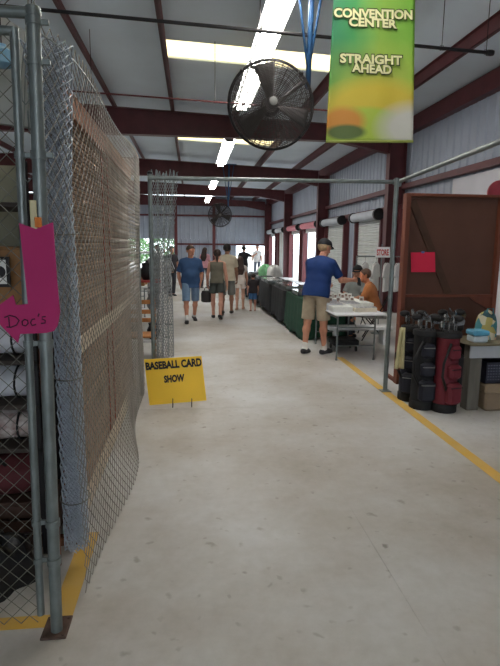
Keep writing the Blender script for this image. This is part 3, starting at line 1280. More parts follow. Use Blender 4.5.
def nets(Fd, lo, h):
    ins = Fd < 0
    c = [ins[i:ins.shape[0] - 1 + i, j:ins.shape[1] - 1 + j, k:ins.shape[2] - 1 + k] for i in (0, 1) for j in (0, 1) for k in (0, 1)]
    s = sum(x.astype(np.int8) for x in c)
    idx = np.argwhere((s > 0) & (s < 8))
    off = [(0, 0, 0), (0, 0, 1), (0, 1, 0), (0, 1, 1), (1, 0, 0), (1, 0, 1), (1, 1, 0), (1, 1, 1)]
    acc = np.zeros((len(idx), 3))
    cnt = np.zeros(len(idx))
    val = [Fd[idx[:, 0] + o[0], idx[:, 1] + o[1], idx[:, 2] + o[2]] for o in off]
    for i in range(8):
        for b in (1, 2, 4):
            if i & b:
                continue
            j = i | b
            f0, f1 = val[i], val[j]
            cr = (f0 < 0) != (f1 < 0)
            t = np.where(cr, f0 / np.where(np.abs(f0 - f1) < 1e-9, 1, f0 - f1), 0)
            o0, o1 = np.array(off[i]), np.array(off[j])
            acc += np.where(cr[:, None], o0 + t[:, None] * (o1 - o0), 0)
            cnt += cr
    vs = (idx + acc / cnt[:, None]) * h + lo
    mp = np.full(Fd.shape, -1, dtype=np.int64)
    mp[idx[:, 0], idx[:, 1], idx[:, 2]] = np.arange(len(idx))
    faces = []
    for a in range(3):
        b, c_ = (a + 1) % 3, (a + 2) % 3
        sl0 = [slice(None)] * 3
        sl1 = [slice(None)] * 3
        sl0[a], sl1[a] = slice(0, -1), slice(1, None)
        e = np.argwhere(ins[tuple(sl0)] != ins[tuple(sl1)])
        e = e[(e[:, b] > 0) & (e[:, c_] > 0)]
        sg = ins[e[:, 0], e[:, 1], e[:, 2]]
        db, dc = np.zeros(3, int), np.zeros(3, int)
        db[b], dc[c_] = 1, 1
        q = [mp[tuple((e - db - dc).T)], mp[tuple((e - dc).T)], mp[tuple(e.T)], mp[tuple((e - db).T)]]
        q = np.stack(q, 1)
        q = q[(q >= 0).all(1)] if len(q) else q
        faces += q.tolist()
    return vs, faces


def blob(name, prims, m_, parent, h, carves=(), smooth=True):
    Fd, lo, ax = field(prims, h)
    if carves:
        carve(Fd, ax, carves)
    vs, fs = nets(Fd, lo, h)
    mb = MB()
    mb.v = [tuple(p) for p in vs]
    mb.f = [tuple(f) for f in fs]
    return mb.build(name, m_, parent, smooth, local=True)


def P(a, b, ra, rb=None, k=0.03, fl=1.0, planes=()):
    return (tuple(a), tuple(b), ra, ra if rb is None else rb, k, fl, planes)


def rot(ax, deg):
    return Matrix.Rotation(R(deg), 3, ax)


M_EYE = mat('eye_dark', (40, 30, 26), 0.3)
M_LIP = mat('lip', (150, 84, 76), 0.5)


def person(label, loc, heading, H=1.75, w=1.0, belly=0.0, legs=((0, 0), (0, 0)), arms=((4, 10, 12, 0), (4, 10, 12, 0)), lean=0, head=(0, 0), skin=(190, 138, 112),
           hair=None, hair_style='short', shirt=None, sleeve=0.55, hem=-0.10, bottoms=None, leg_len=0.85, flare=0.03, shoes=(40, 38, 40), socks=None,
           sit=False, vox=0.008, twist=0, group=None, hand_curl=28, shirt_name='shirt', extra=None, cap=None):
    s = H / 1.735
    t = thing('person', loc, label, 'person', group, rz=R(-heading))
    X, Yv, Zv = V((1, 0, 0)), V((0, 1, 0)), V((0, 0, 1))
    # --- skeleton, facing +Y
    hip0 = 0.93 * s
    J = {}
    for sd, (fx, kn) in zip((1, -1), legs):
        hp_ = V((sd * 0.092 * w, 0, -0.04)) * s
        th = rot('X', fx) @ V((sd * 0.035, 0, -1)).normalized()
        kneep = hp_ + th * 0.43 * s
        sh = rot('X', fx - kn) @ V((0, 0, -1))
        ank = kneep + sh * 0.405 * s
        J[sd] = [hp_, kneep, ank, fx - kn]
    low = min(J[1][2].z, J[-1][2].z)
    zp = 0.085 * s - low
    for sd in (1, -1):
        for i in range(3):
            J[sd][i] = J[sd][i] + V((0, 0, zp))
    pel = V((0, 0, zp))
    Rt = rot('Z', twist) @ rot('X', -lean)
    up = Rt @ Zv
    rt_ = Rt @ X
    fw = Rt @ Yv
    T = lambda x, y, z: pel + (rt_ * x + fw * y + up * z) * s
    neck = T(0, -0.005, 0.50)
    # --- torso
    tor = []
    tor.append(P(T(-.075 * w, -.01, -.01), T(.075 * w, -.01, -.01), .098 * s * w, k=.05, fl=.95))
    tor.append(P(T(-.06 * w, 0, .14), T(.06 * w, 0, .14), (.092 + .02 * belly) * s * w, k=.06, fl=.9))
    if belly:
        tor.append(P(T(-.03 * w, .05 * belly, .13), T(.03 * w, .05 * belly, .13), .105 * s * w, k=.06))
    tor.append(P(T(-.085 * w, 0, .32), T(.085 * w, 0, .32), .105 * s * w, k=.06, fl=.9))
    tor.append(P(T(-.13 * w, -.005, .40), T(.13 * w, -.005, .40), .06 * s, k=.06))
    for sd in (1, -1):
        tor.append(P(T(sd * .03, -.015, .475), T(sd * .15 * w, -.008, .415), .04 * s, .046 * s, k=.04))
    tor.append(P(T(0, 0, .02), T(0, 0, .36), .10 * s * w, k=.05, fl=.85))
    neckp = [P(T(0, -.005, .44), T(0, .014, .555), .056 * s * (0.6 + 0.4 * w), .05 * s, k=.03)]
    # --- head
    Rh = Rt @ rot('X', lean * 0.7) @ rot('Z', head[0]) @ rot('X', head[1])
    hc = T(0, .018, .645)
    Hd = lambda x, y, z: hc + Rh @ (V((x, y, z)) * s)
    hd = [P(Hd(0, -.018, .03), Hd(0, .012, .026), .088 * s, .083 * s, k=.02),
          P(Hd(0, .03, -.03), Hd(0, .052, -.085), .062 * s, .034 * s, k=.03),
          P(Hd(-.03, .03, -.06), Hd(.03, .03, -.06), .04 * s, k=.02),
          P(Hd(0, .088, .008), Hd(0, .108, -.028), .009 * s, .015 * s, k=.012),
          P(Hd(-.04, .078, .024), Hd(.04, .078, .024), .012 * s, k=.012),
          P(Hd(-.018, .084, -.066), Hd(.018, .084, -.066), .009 * s, k=.01)]
    for sd in (1, -1):
        hd.append(P(Hd(sd * .084, -.01, .012), Hd(sd * .088, -.004, -.025), .018 * s, .012 * s, k=.01))
    # --- arms and hands
    arm, AJ = [], {}
    for sd, (fx, ab, bend, inw) in zip((1, -1), arms):
        shp = T(sd * .174 * w, -.005, .405)
        A1 = Rt @ rot('Y', -sd * ab) if False else Rt @ rot('X', fx) @ rot('Y', -sd * ab)
        d1 = A1 @ V((0, 0, -1))
        el = shp + d1 * .285 * s
        A2 = A1 @ rot('X', bend) @ rot('Y', sd * inw)
        d2 = A2 @ V((0, 0, -1))
        wr_ = el + d2 * .25 * s
        AJ[sd] = (shp, el, wr_, A2, d1, d2)
        arm.append(P(shp, el, .05 * s * (0.5 + 0.5 * w), .039 * s, k=.03))
        arm.append(P(el, el.lerp(wr_, .35), .039 * s, .041 * s, k=.02))
        arm.append(P(el.lerp(wr_, .3), wr_, .040 * s, .026 * s, k=.02))
        # hand: palm, four fingers and a thumb; palm faces inward
        pn = A2 @ V((-sd, 0, 0))
        ac = A2 @ V((0, 1, 0))
        for q in (-.024, -.008, .008, .024):
            arm.append(P(wr_ + (d2 * .015 + ac * q * .7) * s, wr_ + (d2 * .085 + ac * q) * s, .014 * s, .0125 * s, k=.008))
        for n_, (q, ln) in enumerate(((.027, .070), (.009, .080), (-.009, .074), (-.027, .058))):
            b0 = wr_ + (d2 * .085 + ac * q) * s
            c1, c2 = R(hand_curl), R(hand_curl * 2.1)
            b1 = b0 + (d2 * math.cos(c1) + pn * math.sin(c1) + ac * q * 1.5) * ln * .5 * s
            b2 = b1 + (d2 * math.cos(c2) + pn * math.sin(c2) + ac * q * 1.0) * ln * .5 * s
            arm.append(P(b0, b1, .0098 * s, .009 * s, k=.003))
            arm.append(P(b1, b2, .009 * s, .0076 * s, k=.003))
        b0 = wr_ + (d2 * .025 + ac * .022) * s
        b1 = b0 + (d2 * .6 + ac * .75 + pn * .3) * .042 * s
        b2 = b1 + (d2 * .9 + ac * .3 + pn * .4) * .032 * s
        arm.append(P(b0, b1, .013 * s, .0105 * s, k=.006))
        arm.append(P(b1, b2, .0105 * s, .0085 * s, k=.004))
    # --- legs
    leg, FJ = [], {}
    for sd in (1, -1):
        hp_, kn_, an_, sa = J[sd]
        leg.append(P(hp_, kn_, .083 * s * w, .053 * s * (0.5 + 0.5 * w), k=.04))
        md_ = kn_.lerp(an_, .3) + V((0, -.012, 0)) * s
        leg.append(P(kn_, md_, .05 * s, .054 * s * (0.5 + 0.5 * w), k=.03))
        leg.append(P(md_, an_, .052 * s, .034 * s, k=.03))
        pitch = min(0, sa) * 0.9
        Rf = rot('Z', -sd * 9) @ rot('X', pitch)
        heel = an_ + Rf @ V((0, -.045, -.05)) * s
        ball_ = an_ + Rf @ V((0, .10, -.058)) * s
        toe = an_ + Rf @ V((0, .155, -.062)) * s
        leg.append(P(heel, ball_, .03 * s, .028 * s, k=.02))
        leg.append(P(ball_, toe, .03 * s, .02 * s, k=.015))
        leg.append(P(an_, heel, .034 * s, .03 * s, k=.02))
        FJ[sd] = (heel, ball_, toe, an_, Rf)
    MS = mat('skin_%d_%d_%d' % skin, skin, 0.55, 0, 0.05, 14)
    blob('body', tor + neckp + hd + arm + leg, MS, t, vox)
    for sd in (1, -1):
        e = MB()
        e.ball(Hd(sd * .031, .0785, .006), .0115 * s, 10)
        e.build('eye', M_EYE, t, True, local=True)
    e = MB()
    e.tube([Hd(-.022, .089, -.064), Hd(0, .0935, -.065), Hd(.022, .089, -.064)], .004 * s, 6)
    e.build('mouth', M_LIP, t, True, local=True)
    cv = vox * 1.15
    if hair:
        MH = mat('hair_%d_%d_%d' % hair, hair, 0.6, 0, 0.25, 60, bump=0.3, bscale=120)
        face = (Hd(0, .052, .05), Rh @ V((0, 0.8, -0.6)).normalized())
        hp2 = [P(Hd(0, -.02, .036), Hd(0, .01, .034), .097 * s, .089 * s, k=.02, planes=(face, (Hd(0, 0, -.05), Rh @ V((0, .45, -.9)).normalized())))]
        if hair_style == 'long':
            for q in (-.05, -.02, .02, .05):
                hp2.append(P(Hd(q, -.06, .0), T(q * 1.7, -.12, .36), .05 * s, .055 * s, k=.03))
                hp2.append(P(T(q * 1.7, -.12, .36), T(q * 1.4, -.135, .22), .052 * s, .03 * s, k=.03))
        if hair_style == 'ponytail':
            hp2.append(P(Hd(0, -.09, .05), Hd(0, -.135, .03), .025 * s, .03 * s, k=.01))
            hp2.append(P(Hd(0, -.135, .03), Hd(0, -.13, -.10), .032 * s, .028 * s, k=.02))
            hp2.append(P(Hd(0, -.13, -.10), Hd(0, -.125, -.19), .027 * s, .012 * s, k=.02))
        blob('hair', hp2, MH, t, cv)
    if cap:
        MC = mat('cap_%d_%d_%d' % cap, cap, 0.8, 0, 0.1, 20)
        pl = (Hd(0, 0, .045), Rh @ V((0, .18, -1)).normalized())
        cpn = [P(Hd(0, -.018, .045), Hd(0, .012, .045), .103 * s, .097 * s, k=.01, planes=(pl,)),
               P(Hd(-.035, .09, .055), Hd(.035, .09, .055), .05 * s, k=.0, fl=1.5, planes=((Hd(0, 0, .064), Rh @ V((0, .22, 1)).normalized()), (Hd(0, 0, .052), Rh @ V((0, -.22, -1)).normalized())))]
        blob('cap', cpn, MC, t, vox * 0.8)
    if shirt:
        MSH = mat('cloth_%d_%d_%d' % shirt, shirt, 0.85, 0, 0.1, 7, bump=0.25, bscale=14)
        e = .016 * s
        sp = [P(q[0], q[1], q[2] + e, q[3] + e, q[4], q[5]) for q in tor]
        hz = T(0, 0, hem)
        sp.append(P(T(-.07 * w, -.005, .0), T(.07 * w, -.005, .0), .112 * s * w, k=.05, fl=.95))
        sp.append(P(T(-.07 * w, -.005, hem), T(.07 * w, -.005, hem), .115 * s * w, k=.05, fl=.95))
        sp.append(P(T(0, -.004, .44), T(0, .004, .50), .066 * s, .058 * s, k=.02))
        if sleeve > 0:
            for sd in (1, -1):
                shp, el, wr_, A2, d1, d2 = AJ[sd]
                if sleeve <= 1:
                    en = shp.lerp(el, sleeve)
                    sp.append(P(shp, shp.lerp(el, sleeve + .15), .066 * s, .064 * s, k=.03, planes=((en, d1),)))
                else:
                    sp.append(P(shp, el, .064 * s, .054 * s, k=.03))
                    sp.append(P(el, el.lerp(wr_, .9), .052 * s, .042 * s, k=.02, planes=((el.lerp(wr_, .85), d2),)))
        else:
            sp = [q for i, q in enumerate(sp) if i != len(tor) - 2 or True]
        cvp = [(hz, -up), (T(0, 0, .505), (up + fw * .25).normalized())]
        if sleeve <= 0:
            for sd in (1, -1):
                cvp.append((T(sd * .165 * w, 0, .4), rt_ * sd))
            cvp.append((T(0, 0, .44), (up + fw * .25).normalized()))
        blob(shirt_name, sp, MSH, t, cv, cvp)
    if bottoms:
        MB_ = mat('cloth_%d_%d_%d' % bottoms, bottoms, 0.88, 0, 0.12, 9, bump=0.25, bscale=16)
        bp = [P(T(-.075 * w, -.01, -.01), T(.075 * w, -.01, -.01), .108 * s * w, k=.04, fl=.95), P(T(-.06 * w, 0, .09), T(.06 * w, 0, .09), .10 * s * w, k=.05, fl=.95)]
        for sd in (1, -1):
            hp_, kn_, an_, sa = J[sd]
            dn_ = (kn_ - hp_).normalized()
            if leg_len <= 1:
                en = hp_.lerp(kn_, leg_len)
                bp.append(P(hp_, hp_.lerp(kn_, leg_len + .15), .09 * s * w, (.066 + flare) * s, k=.025, planes=((en, dn_),)))
            else:
                bp.append(P(hp_, kn_, .09 * s * w, .068 * s, k=.025))
                bp.append(P(kn_, an_, .068 * s, (.05 + flare) * s, k=.02, planes=((an_ + V((0, 0, .0)), (an_ - kn_).normalized()),)))
        blob('shorts' if leg_len <= 1 else 'trousers', bp, MB_, t, cv, [(T(0, 0, .12), up)])
    for sd in (1, -1):
        heel, ball_, toe, an_, Rf = FJ[sd]
        if socks:
            blob('sock', [P(an_ + V((0, 0, .065)) * s, an_, .042 * s, .042 * s, k=.02), P(an_, heel, .042 * s, .038 * s, k=.02)], mat('cloth_%d_%d_%d' % socks, socks, 0.9), t, cv)
        if shoes:
            dn2 = Rf @ V((0, 0, -1))
            sole = (an_ + dn2 * .083 * s, dn2)
            sp = [P(heel, ball_, .040 * s, .042 * s, k=.02), P(ball_, toe, .044 * s, .033 * s, k=.02), P(an_ + dn2 * .03 * s, heel, .043 * s, .04 * s, k=.02)]
            sh_ = blob('shoe', sp, mat('shoe_%d_%d_%d' % shoes, shoes, 0.6, 0, 0.15, 20), t, cv, [sole, (an_ + dn2 * .012 * s, -dn2)])
            blob('sole', sp, mat('shoe_sole', (70, 68, 66), 0.7), sh_, cv, [sole, (an_ + dn2 * .066 * s, -dn2)])
    Wm = ROOTM[t.name]
    t_pts = {'T': lambda x, y, z: Wm @ T(x, y, z), 'hand': {sd: Wm @ (AJ[sd][2] + AJ[sd][5] * .1 * s) for sd in (1, -1)}, 'hd': lambda x, y, z: Wm @ Hd(x, y, z), 'J': J}
    return t, t_pts


def floor_at(px_, py_):
    p = gnd(px_, py_)
    p.z = 0
    return p


# the shopper at the white table
sh_loc = floor_at(314.5, 353.5)
shopper, SP = person('man in a royal blue polo and khaki shorts, back turned, reaching over the white table',
                     sh_loc, 46, 1.84, 1.14, 0.6, legs=((5, 0), (-4, 4)), arms=((44, 16, 58, -6), (34, 8, 60, 30)), lean=15, head=(-20, -14),
                     skin=(196, 138, 112), hair=(176, 150, 116), hair_style='short', shirt=(15, 48, 102), sleeve=0.78, hem=-0.10, bottoms=(168, 152, 130), leg_len=0.92, flare=.032,
                     shoes=(44, 44, 48), socks=(214, 212, 206), vox=0.0065, cap=(36, 38, 44), hand_curl=34)
hpos = SP['hand'][1]
ph = MB()
ph.box((-0.037, -0.006, -0.075), (0.037, 0.006, 0.075), 0.005, Matrix.Translation(hpos + V((0.035, 0.03, -0.03))) @ Matrix.Rotation(R(-30), 4, 'X') @ Matrix.Rotation(R(20), 4, 'Z'))
solo(ph, 'phone', mat('dark_phone', (26, 26, 28), 0.3), 'dark phone held out in the right hand of the man in the blue polo', 'phone')

# walkers in the aisle
w1, _ = person('man in a blue t-shirt and denim shorts walking toward the viewer', floor_at(191, 322), 172, 1.72, 1.1, 0.9,
               legs=((14, 4), (-12, 12)), arms=((-16, 14, 24, 22), (-16, 14, 24, 22)), lean=2, head=(24, -14), skin=(184, 128, 104), hair=(70, 56, 48), shirt=(46, 74, 112), sleeve=0.8, hem=-0.16,
               bottoms=(108, 132, 160), leg_len=1.0, flare=.02, shoes=(34, 30, 34), socks=(200, 200, 200))
w2, P2 = person('woman in an olive tank top and dark shorts with a ponytail, walking away', floor_at(217, 318.5), 8, 1.63, 0.98, 0.2,
                legs=((-14, 14), (12, 4)), arms=((-12, 12, 14, 6), (10, 14, 20, 10)), lean=2, head=(6, 0), skin=(192, 140, 120), hair=(58, 42, 36), hair_style='ponytail', shirt=(104, 100, 88), sleeve=0, hem=-0.06,
                bottoms=(66, 70, 68), leg_len=0.62, flare=.04, shoes=(38, 34, 36), shirt_name='tank_top')
b = MB()
hb = P2['hand'][-1]
b.lathe((hb.x - 0.02, hb.y, hb.z - 0.36), [(0.09, 0), (0.13, 0.02), (0.135, 0.2), (0.11, 0.27)], 14)
b.tube([(hb.x - 0.09, hb.y, hb.z - 0.1), (hb.x - 0.05, hb.y, hb.z + 0.0), (hb.x + 0.01, hb.y, hb.z + 0.0), (hb.x + 0.05, hb.y, hb.z - 0.1)], 0.01, 6)
solo(b, 'handbag', mat('dark_bag', (38, 34, 34), 0.7), 'dark shopping bag hanging from the left hand of the woman in olive', 'bag', smooth='auto')
w3, _ = person('man in a cream shirt and grey shorts walking away ahead of the woman in olive', floor_at(227, 314.0), 4, 1.76, 1.02, 0.2,
               legs=((12, 3), (-12, 12)), arms=((12, 10, 14, 6), (-10, 10, 10, 6)), head=(-10, 0), skin=(150, 108, 86), hair=(30, 26, 26), shirt=(196, 184, 162), sleeve=0.7, hem=-0.12,
               bottoms=(112, 112, 108), leg_len=1.0, flare=.03, shoes=(60, 56, 54))
w4, _ = person('girl with long brown hair in a white outfit walking away beside the small child', floor_at(240, 309.5), 6, 1.42, 0.9, 0,
               legs=((8, 2), (-8, 8)), arms=((6, 10, 16, 6), (-6, 10, 12, 6)), skin=(200, 152, 130), hair=(66, 46, 40), hair_style='long', shirt=(222, 212, 204), sleeve=0.4, hem=-0.12,
               bottoms=(220, 208, 198), leg_len=0.5, flare=.04, shoes=(176, 140, 122))
w5, _ = person('small child in a dark shirt and blue shorts beside the black table cloth', floor_at(252.8, 311), 0, 0.98, 1.05, 0.2,
               legs=((6, 2), (-6, 6)), arms=((4, 10, 20, 6), (4, 10, 14, 6)), skin=(184, 132, 112), hair=(48, 36, 32), shirt=(46, 40, 44), sleeve=0.6, hem=-0.12,
               bottoms=(62, 104, 150), leg_len=0.85, flare=.03, shoes=(150, 120, 108))
# people at the far end and among the left stalls
for a in (('person in a black top standing at the far end with an arm raised', 243.5, 287, 20, 1.7, (44, 42, 46), (50, 50, 56), 'short', (34, 28, 28), ((70, 30, 40, 0), (6, 10, 20, 0))),
          ('person in a white top standing in the bright far corner opening', 257, 278, 200, 1.72, (232, 232, 234), (90, 98, 112), 'short', (90, 66, 50), ((6, 10, 20, 0), (6, 10, 20, 0))),
          ('person in a pink top standing far behind the man in the blue t-shirt', 205, 288, 30, 1.62, (206, 150, 160), (70, 72, 84), 'long', (60, 44, 38), ((6, 10, 20, 0), (6, 10, 20, 0))),
          ('dark haired person in a black shirt among the left stalls behind the mesh curtain', 172, 296, 150, 1.66, (50, 48, 54), (56, 58, 66), 'short', (30, 26, 26), ((10, 10, 40, 20), (10, 10, 40, 20))),
          ('person in a white shirt far off in the left doorway light', 158, 290, 170, 1.7, (222, 224, 228), (80, 84, 96), 'short', (50, 40, 36), ((10, 10, 40, 20), (10, 10, 40, 20)))):
    lb, x_, y_, hd_, H_, sh_, bt_, hs_, hc_, ar_ = a
    person(lb, floor_at(x_, y_), hd_, H_, 1.0, 0.1, legs=((4, 2), (-4, 4)), arms=ar_, skin=(188, 140, 118), hair=hc_, hair_style=hs_, shirt=sh_, sleeve=0.6, hem=-0.1, bottoms=bt_, leg_len=1.5, flare=.01, shoes=(40, 38, 40), vox=0.011)


def folding_chair(loc, rz, label):
    t = thing('folding_chair', loc, label, 'chair', None, rz)
    Wm = ROOTM[t.name]
    q = lambda x, y, z: Wm @ V((x, y, z))
    b = MB()
    b.box((-0.2, -0.2, 0.42), (0.2, 0.2, 0.45), 0.01, Wm)
    b.build('seat', M_GREY, t)
    b = MB()
    b.box((-0.2, -0.25, 0.62), (0.2, -0.225, 0.84), 0.01, Wm)
    b.build('backrest', M_GREY, t)
    for s in (-1, 1):
        b = MB()
        b.tube([q(s * .21, .22, 0.01), q(s * .21, -.24, .86)], .011, 8)
        b.build('leg', M_DARK, t)
        b = MB()
        b.tube([q(s * .19, -.22, 0.01), q(s * .19, .16, .42)], .011, 8)
        b.build('leg', M_DARK, t)


v1 = V((3.3, 10.15, 0))
folding_chair(v1, R(130), 'grey folding chair under the dark capped vendor behind the white table')
person('seated vendor in a grey shirt and black cap behind the white table', v1 + V((-0.02, -0.02, 0)), -130, 1.72, 1.05, 0.3, legs=((86, 88), (86, 88)), arms=((26, 8, 60, 24), (26, 8, 60, 24)), lean=-4, head=(20, -8),
       skin=(186, 134, 110), hair=(30, 28, 28), shirt=(128, 132, 130), sleeve=0.7, hem=-0.06, bottoms=(66, 68, 74), leg_len=1.5, flare=.01, vox=0.009, cap=(28, 28, 32))
v2 = V((3.35, 9.15, 0))
folding_chair(v2, R(70), 'grey folding chair under the orange shirted vendor behind the white table')
person('vendor in an orange tan shirt leaning forward behind the white table', v2 + V((-0.02, 0.0, 0)), -62, 1.74, 1.08, 0.4, legs=((86, 88), (86, 88)), arms=((40, 12, 62, 30), (40, 12, 62, 30)), lean=16, head=(14, -4),
       skin=(202, 130, 96), hair=(96, 72, 58), hair_style='short', shirt=(176, 112, 66), sleeve=0.6, hem=-0.06, bottoms=(52, 54, 62), leg_len=1.5, flare=.01, vox=0.009)

# ================================================================== booths on the right
def jit(a):
    return rnd.uniform(-a, a)


def trestle(x0, x1, y0, y1, h, label, cat='table', top=None, name='folding_table'):
    t = thing(name, ((x0 + x1) / 2, (y0 + y1) / 2, 0), label, cat)
    b = MB()
    b.box((x0, y0, h - 0.035), (x1, y1, h), 0.014)
    b.build('tabletop', top or M_WHITE, t, smooth='auto')
    b = MB()
    b.box((x0 + 0.04, y0 + 0.05, h - 0.075), (x0 + 0.06, y1 - 0.05, h - 0.036))
    b.box((x1 - 0.06, y0 + 0.05, h - 0.075), (x1 - 0.04, y1 - 0.05, h - 0.036))
    b.build('side_rail', M_GREY, t)
    ins = 0.22
    for y in (y0 + ins, y1 - ins):
        for x in (x0 + 0.1, x1 - 0.1):
            b = MB()
            b.tube([(x, y, 0.012), (x, y, h - 0.04)], 0.014, 10)
            b.lathe((x, y, 0.0), [(0.018, 0), (0.018, 0.02)], 10)
            b.build('leg', M_GALV, t, smooth='auto')
        b = MB()
        b.tube([(x0 + 0.1, y, 0.22), (x1 - 0.1, y, 0.22)], 0.009, 8)
        b.tube([((x0 + x1) / 2, y, 0.5), ((x0 + x1) / 2, y + (0.28 if y < (y0 + y1) / 2 else -0.28), h - 0.05)], 0.008, 8)
        b.tube([(x0 + 0.1, y, 0.5), (x1 - 0.1, y, 0.5)], 0.009, 8)
        b.build('leg_brace', M_GALV, t, smooth='auto')
    return t


TH = 0.735
trestle(2.07, 2.85, 7.28, 9.05, TH, 'white folding table of card boxes beside the man in the blue polo')


def cardbox(x, y, z, lx, ly, h, label, col=None, group='card boxes on the white table', lid=True, name='card_box'):
    t = thing(name, (x, y, z), label, 'box', group)
    m_ = col or M_PAPER
    b = MB()
    b.box((x - lx / 2, y - ly / 2, z), (x + lx / 2, y + ly / 2, z + h), 0.003)
    b.build('tray', m_, t)
    if lid:
        b = MB()
        b.box((x - lx / 2 - 0.003, y - ly / 2 - 0.003, z + h * 0.55), (x + lx / 2 + 0.003, y + ly / 2 + 0.003, z + h + 0.004), 0.003)
        b.build('lid', m_, t)
    else:
        b = MB()
        n = int(ly / 0.02)
        for k in range(n):
            yy = y - ly / 2 + 0.012 + k * (ly - 0.02) / max(1, n)
            b.box((x - lx / 2 + 0.006, yy, z + 0.004), (x + lx / 2 - 0.006, yy + 0.006, z + h + 0.012 + jit(0.004)))
        b.build('cards', mat('assorted_cards', (196, 196, 200), 0.6, 0, 0.3, 40), t)
    return t


M_PALE = mat('pale_grey_card', (196, 200, 206), 0.7, 0, 0.06, 20)
cardbox(2.24, 7.62, TH, 0.30, 0.26, 0.075, 'squat white lidded box at the near left corner of the white table')
cardbox(2.60, 7.56, TH, 0.34, 0.12, 0.06, 'long cream card tray nearest the slim post on the white table', mat('cream_card', (222, 214, 198), 0.7), lid=False)
cardbox(2.20, 7.95, TH, 0.24, 0.36, 0.09, 'grey blue card box behind the squat white box on the white table', M_PALE, lid=False)
cardbox(2.48, 7.95, TH, 0.24, 0.36, 0.09, 'white open card tray in the middle of the white table', None, lid=False)
cardbox(2.71, 7.95, TH, 0.2, 0.36, 0.10, 'tall white lidded box at the right edge of the white table')
cardbox(2.22, 8.42, TH, 0.26, 0.4, 0.10, 'pale grey lidded box near the far left of the white table', M_PALE)
cardbox(2.52, 8.42, TH, 0.26, 0.4, 0.10, 'white lidded box near the far middle of the white table')
cardbox(2.73, 8.42, TH, 0.13, 0.4, 0.09, 'narrow white lidded box near the far right of the white table')
# small upright card holders in two rows
first = None
k = 0
for row, (yy, zz) in enumerate(((8.2, TH), (8.75, TH), (8.93, TH))):
    for x in np.linspace(2.14, 2.74, 6):
        if first is None:
            t = thing('card_holder', (x, yy, zz), 'small clear card holder standing among the boxes on the white table', 'card holder', 'card holders on the white table')
            b = MB()
            b.prism([(x - 0.035, yy + 0.015, zz + 0.004), (x + 0.035, yy + 0.015, zz + 0.004), (x + 0.035, yy + 0.045, zz + 0.16), (x - 0.035, yy + 0.045, zz + 0.16)], (0, 0.006, 0))
            b.build('card', M_PAPER, t)
            b = MB()
            b.prism([(x - 0.022, yy + 0.0135, zz + 0.035), (x + 0.022, yy + 0.0135, zz + 0.035), (x + 0.022, yy + 0.0365, zz + 0.135), (x - 0.022, yy + 0.0365, zz + 0.135)], (0, 0.004, 0))
            b.build('picture', mat('card_picture', (150, 130, 120), 0.5, 0, 0.5, 50), t)
            b = MB()
            b.box((x - 0.035, yy - 0.01, zz), (x + 0.035, yy + 0.06, zz + 0.006))
            b.build('stand', M_GREY, t)
            first = t
        else:
            c = copy_tree(first)
            c.location = (x + jit(0.015), yy + jit(0.015), zz)
            c.rotation_euler = (0, 0, jit(0.35))

# under and behind the white table
b = MB()
b.box((2.35, 8.62, 0.27), (3.5, 8.9, 0.33), 0.01)
t = thing('bench', (2.9, 8.76, 0), 'low white plank bench seen under the white table', 'bench')
b.build('plank', M_WHITE, t)
for x in (2.5, 3.35):
    b = MB()
    b.box((x - 0.02, 8.64, 0), (x + 0.02, 8.88, 0.27), 0.004)
    b.build('leg', M_WHITE, t)
t = thing('wheeled_cart', (2.55, 8.3, 0), 'black wheeled cart parked under the white table', 'cart')
b = MB()
b.box((2.3, 8.1, 0.09), (2.72, 8.5, 0.2), 0.02)
b.build('body', M_BLACK, t)
for x in (2.34, 2.68):
    for y in (8.14, 8.46):
        b = MB()
        b.lathe((x - 0.012, y, 0.045), [(0.02, -0.006), (0.045, 0), (0.045, 0.022), (0.02, 0.028)], 14, ax='X')
        b.build('wheel', M_DARK, t, smooth='auto')

# cloth covered tables down the aisle
M_GREENC = mat('dark_green_cloth', (30, 70, 52), 0.85, 0, 0.15, 8)
M_BLKC = mat('black_table_cloth', (38, 40, 43), 0.85, 0, 0.15, 8)


def draped(x0, x1, y0, y1, h, m_, label, drop, seed, tl):
    rr = random.Random(seed)
    ph_ = rr.uniform(0, 6)
    t = trestle(x0, x1, y0, y1, h - 0.012, tl)
    per = []
    for i in range(26): per.append((x0, y1 - (y1 - y0) * i / 26, -1, 0))
    for i in range(12): per.append((x0 + (x1 - x0) * i / 12, y0, 0, -1))
    for i in range(26): per.append((x1, y0 + (y1 - y0) * i / 26, 1, 0))
    for i in range(12): per.append((x1 - (x1 - x0) * i / 12, y1, 0, 1))
    n = len(per)
    mb = MB()
    vs = [((x0 + x1) / 2, (y0 + y1) / 2, h)]
    NL = 9
    for l in range(NL + 1):
        for i, (x, y, nx, ny) in enumerate(per):
            if l == 0:
                vs.append((x, y, h))
                continue
            u = (l - 1) / (NL - 1)
            a = 0.018 + u * 0.03 * (math.sin(i * 1.15 + ph_) + 0.5 * math.sin(i * 2.3 + 2 * ph_)) * 0.7 + 0.02 * u
            zb = drop + 0.04 * math.sin(i * 0.37 + ph_)
            vs.append((x + nx * a, y + ny * a, (h - 0.008) * (1 - u) + zb * u))
    fs = [(0, 1 + (i + 1) % n, 1 + i) for i in range(n)]
    for l in range(NL):
        for i in range(n):
            i2 = (i + 1) % n
            fs.append((1 + l * n + i, 1 + l * n + i2, 1 + (l + 1) * n + i2, 1 + (l + 1) * n + i))
    mb.add(vs, fs)
    solo(mb, 'tablecloth', m_, label, 'tablecloth', 'draped cloths along the aisle', smooth='auto', solid=0.003)


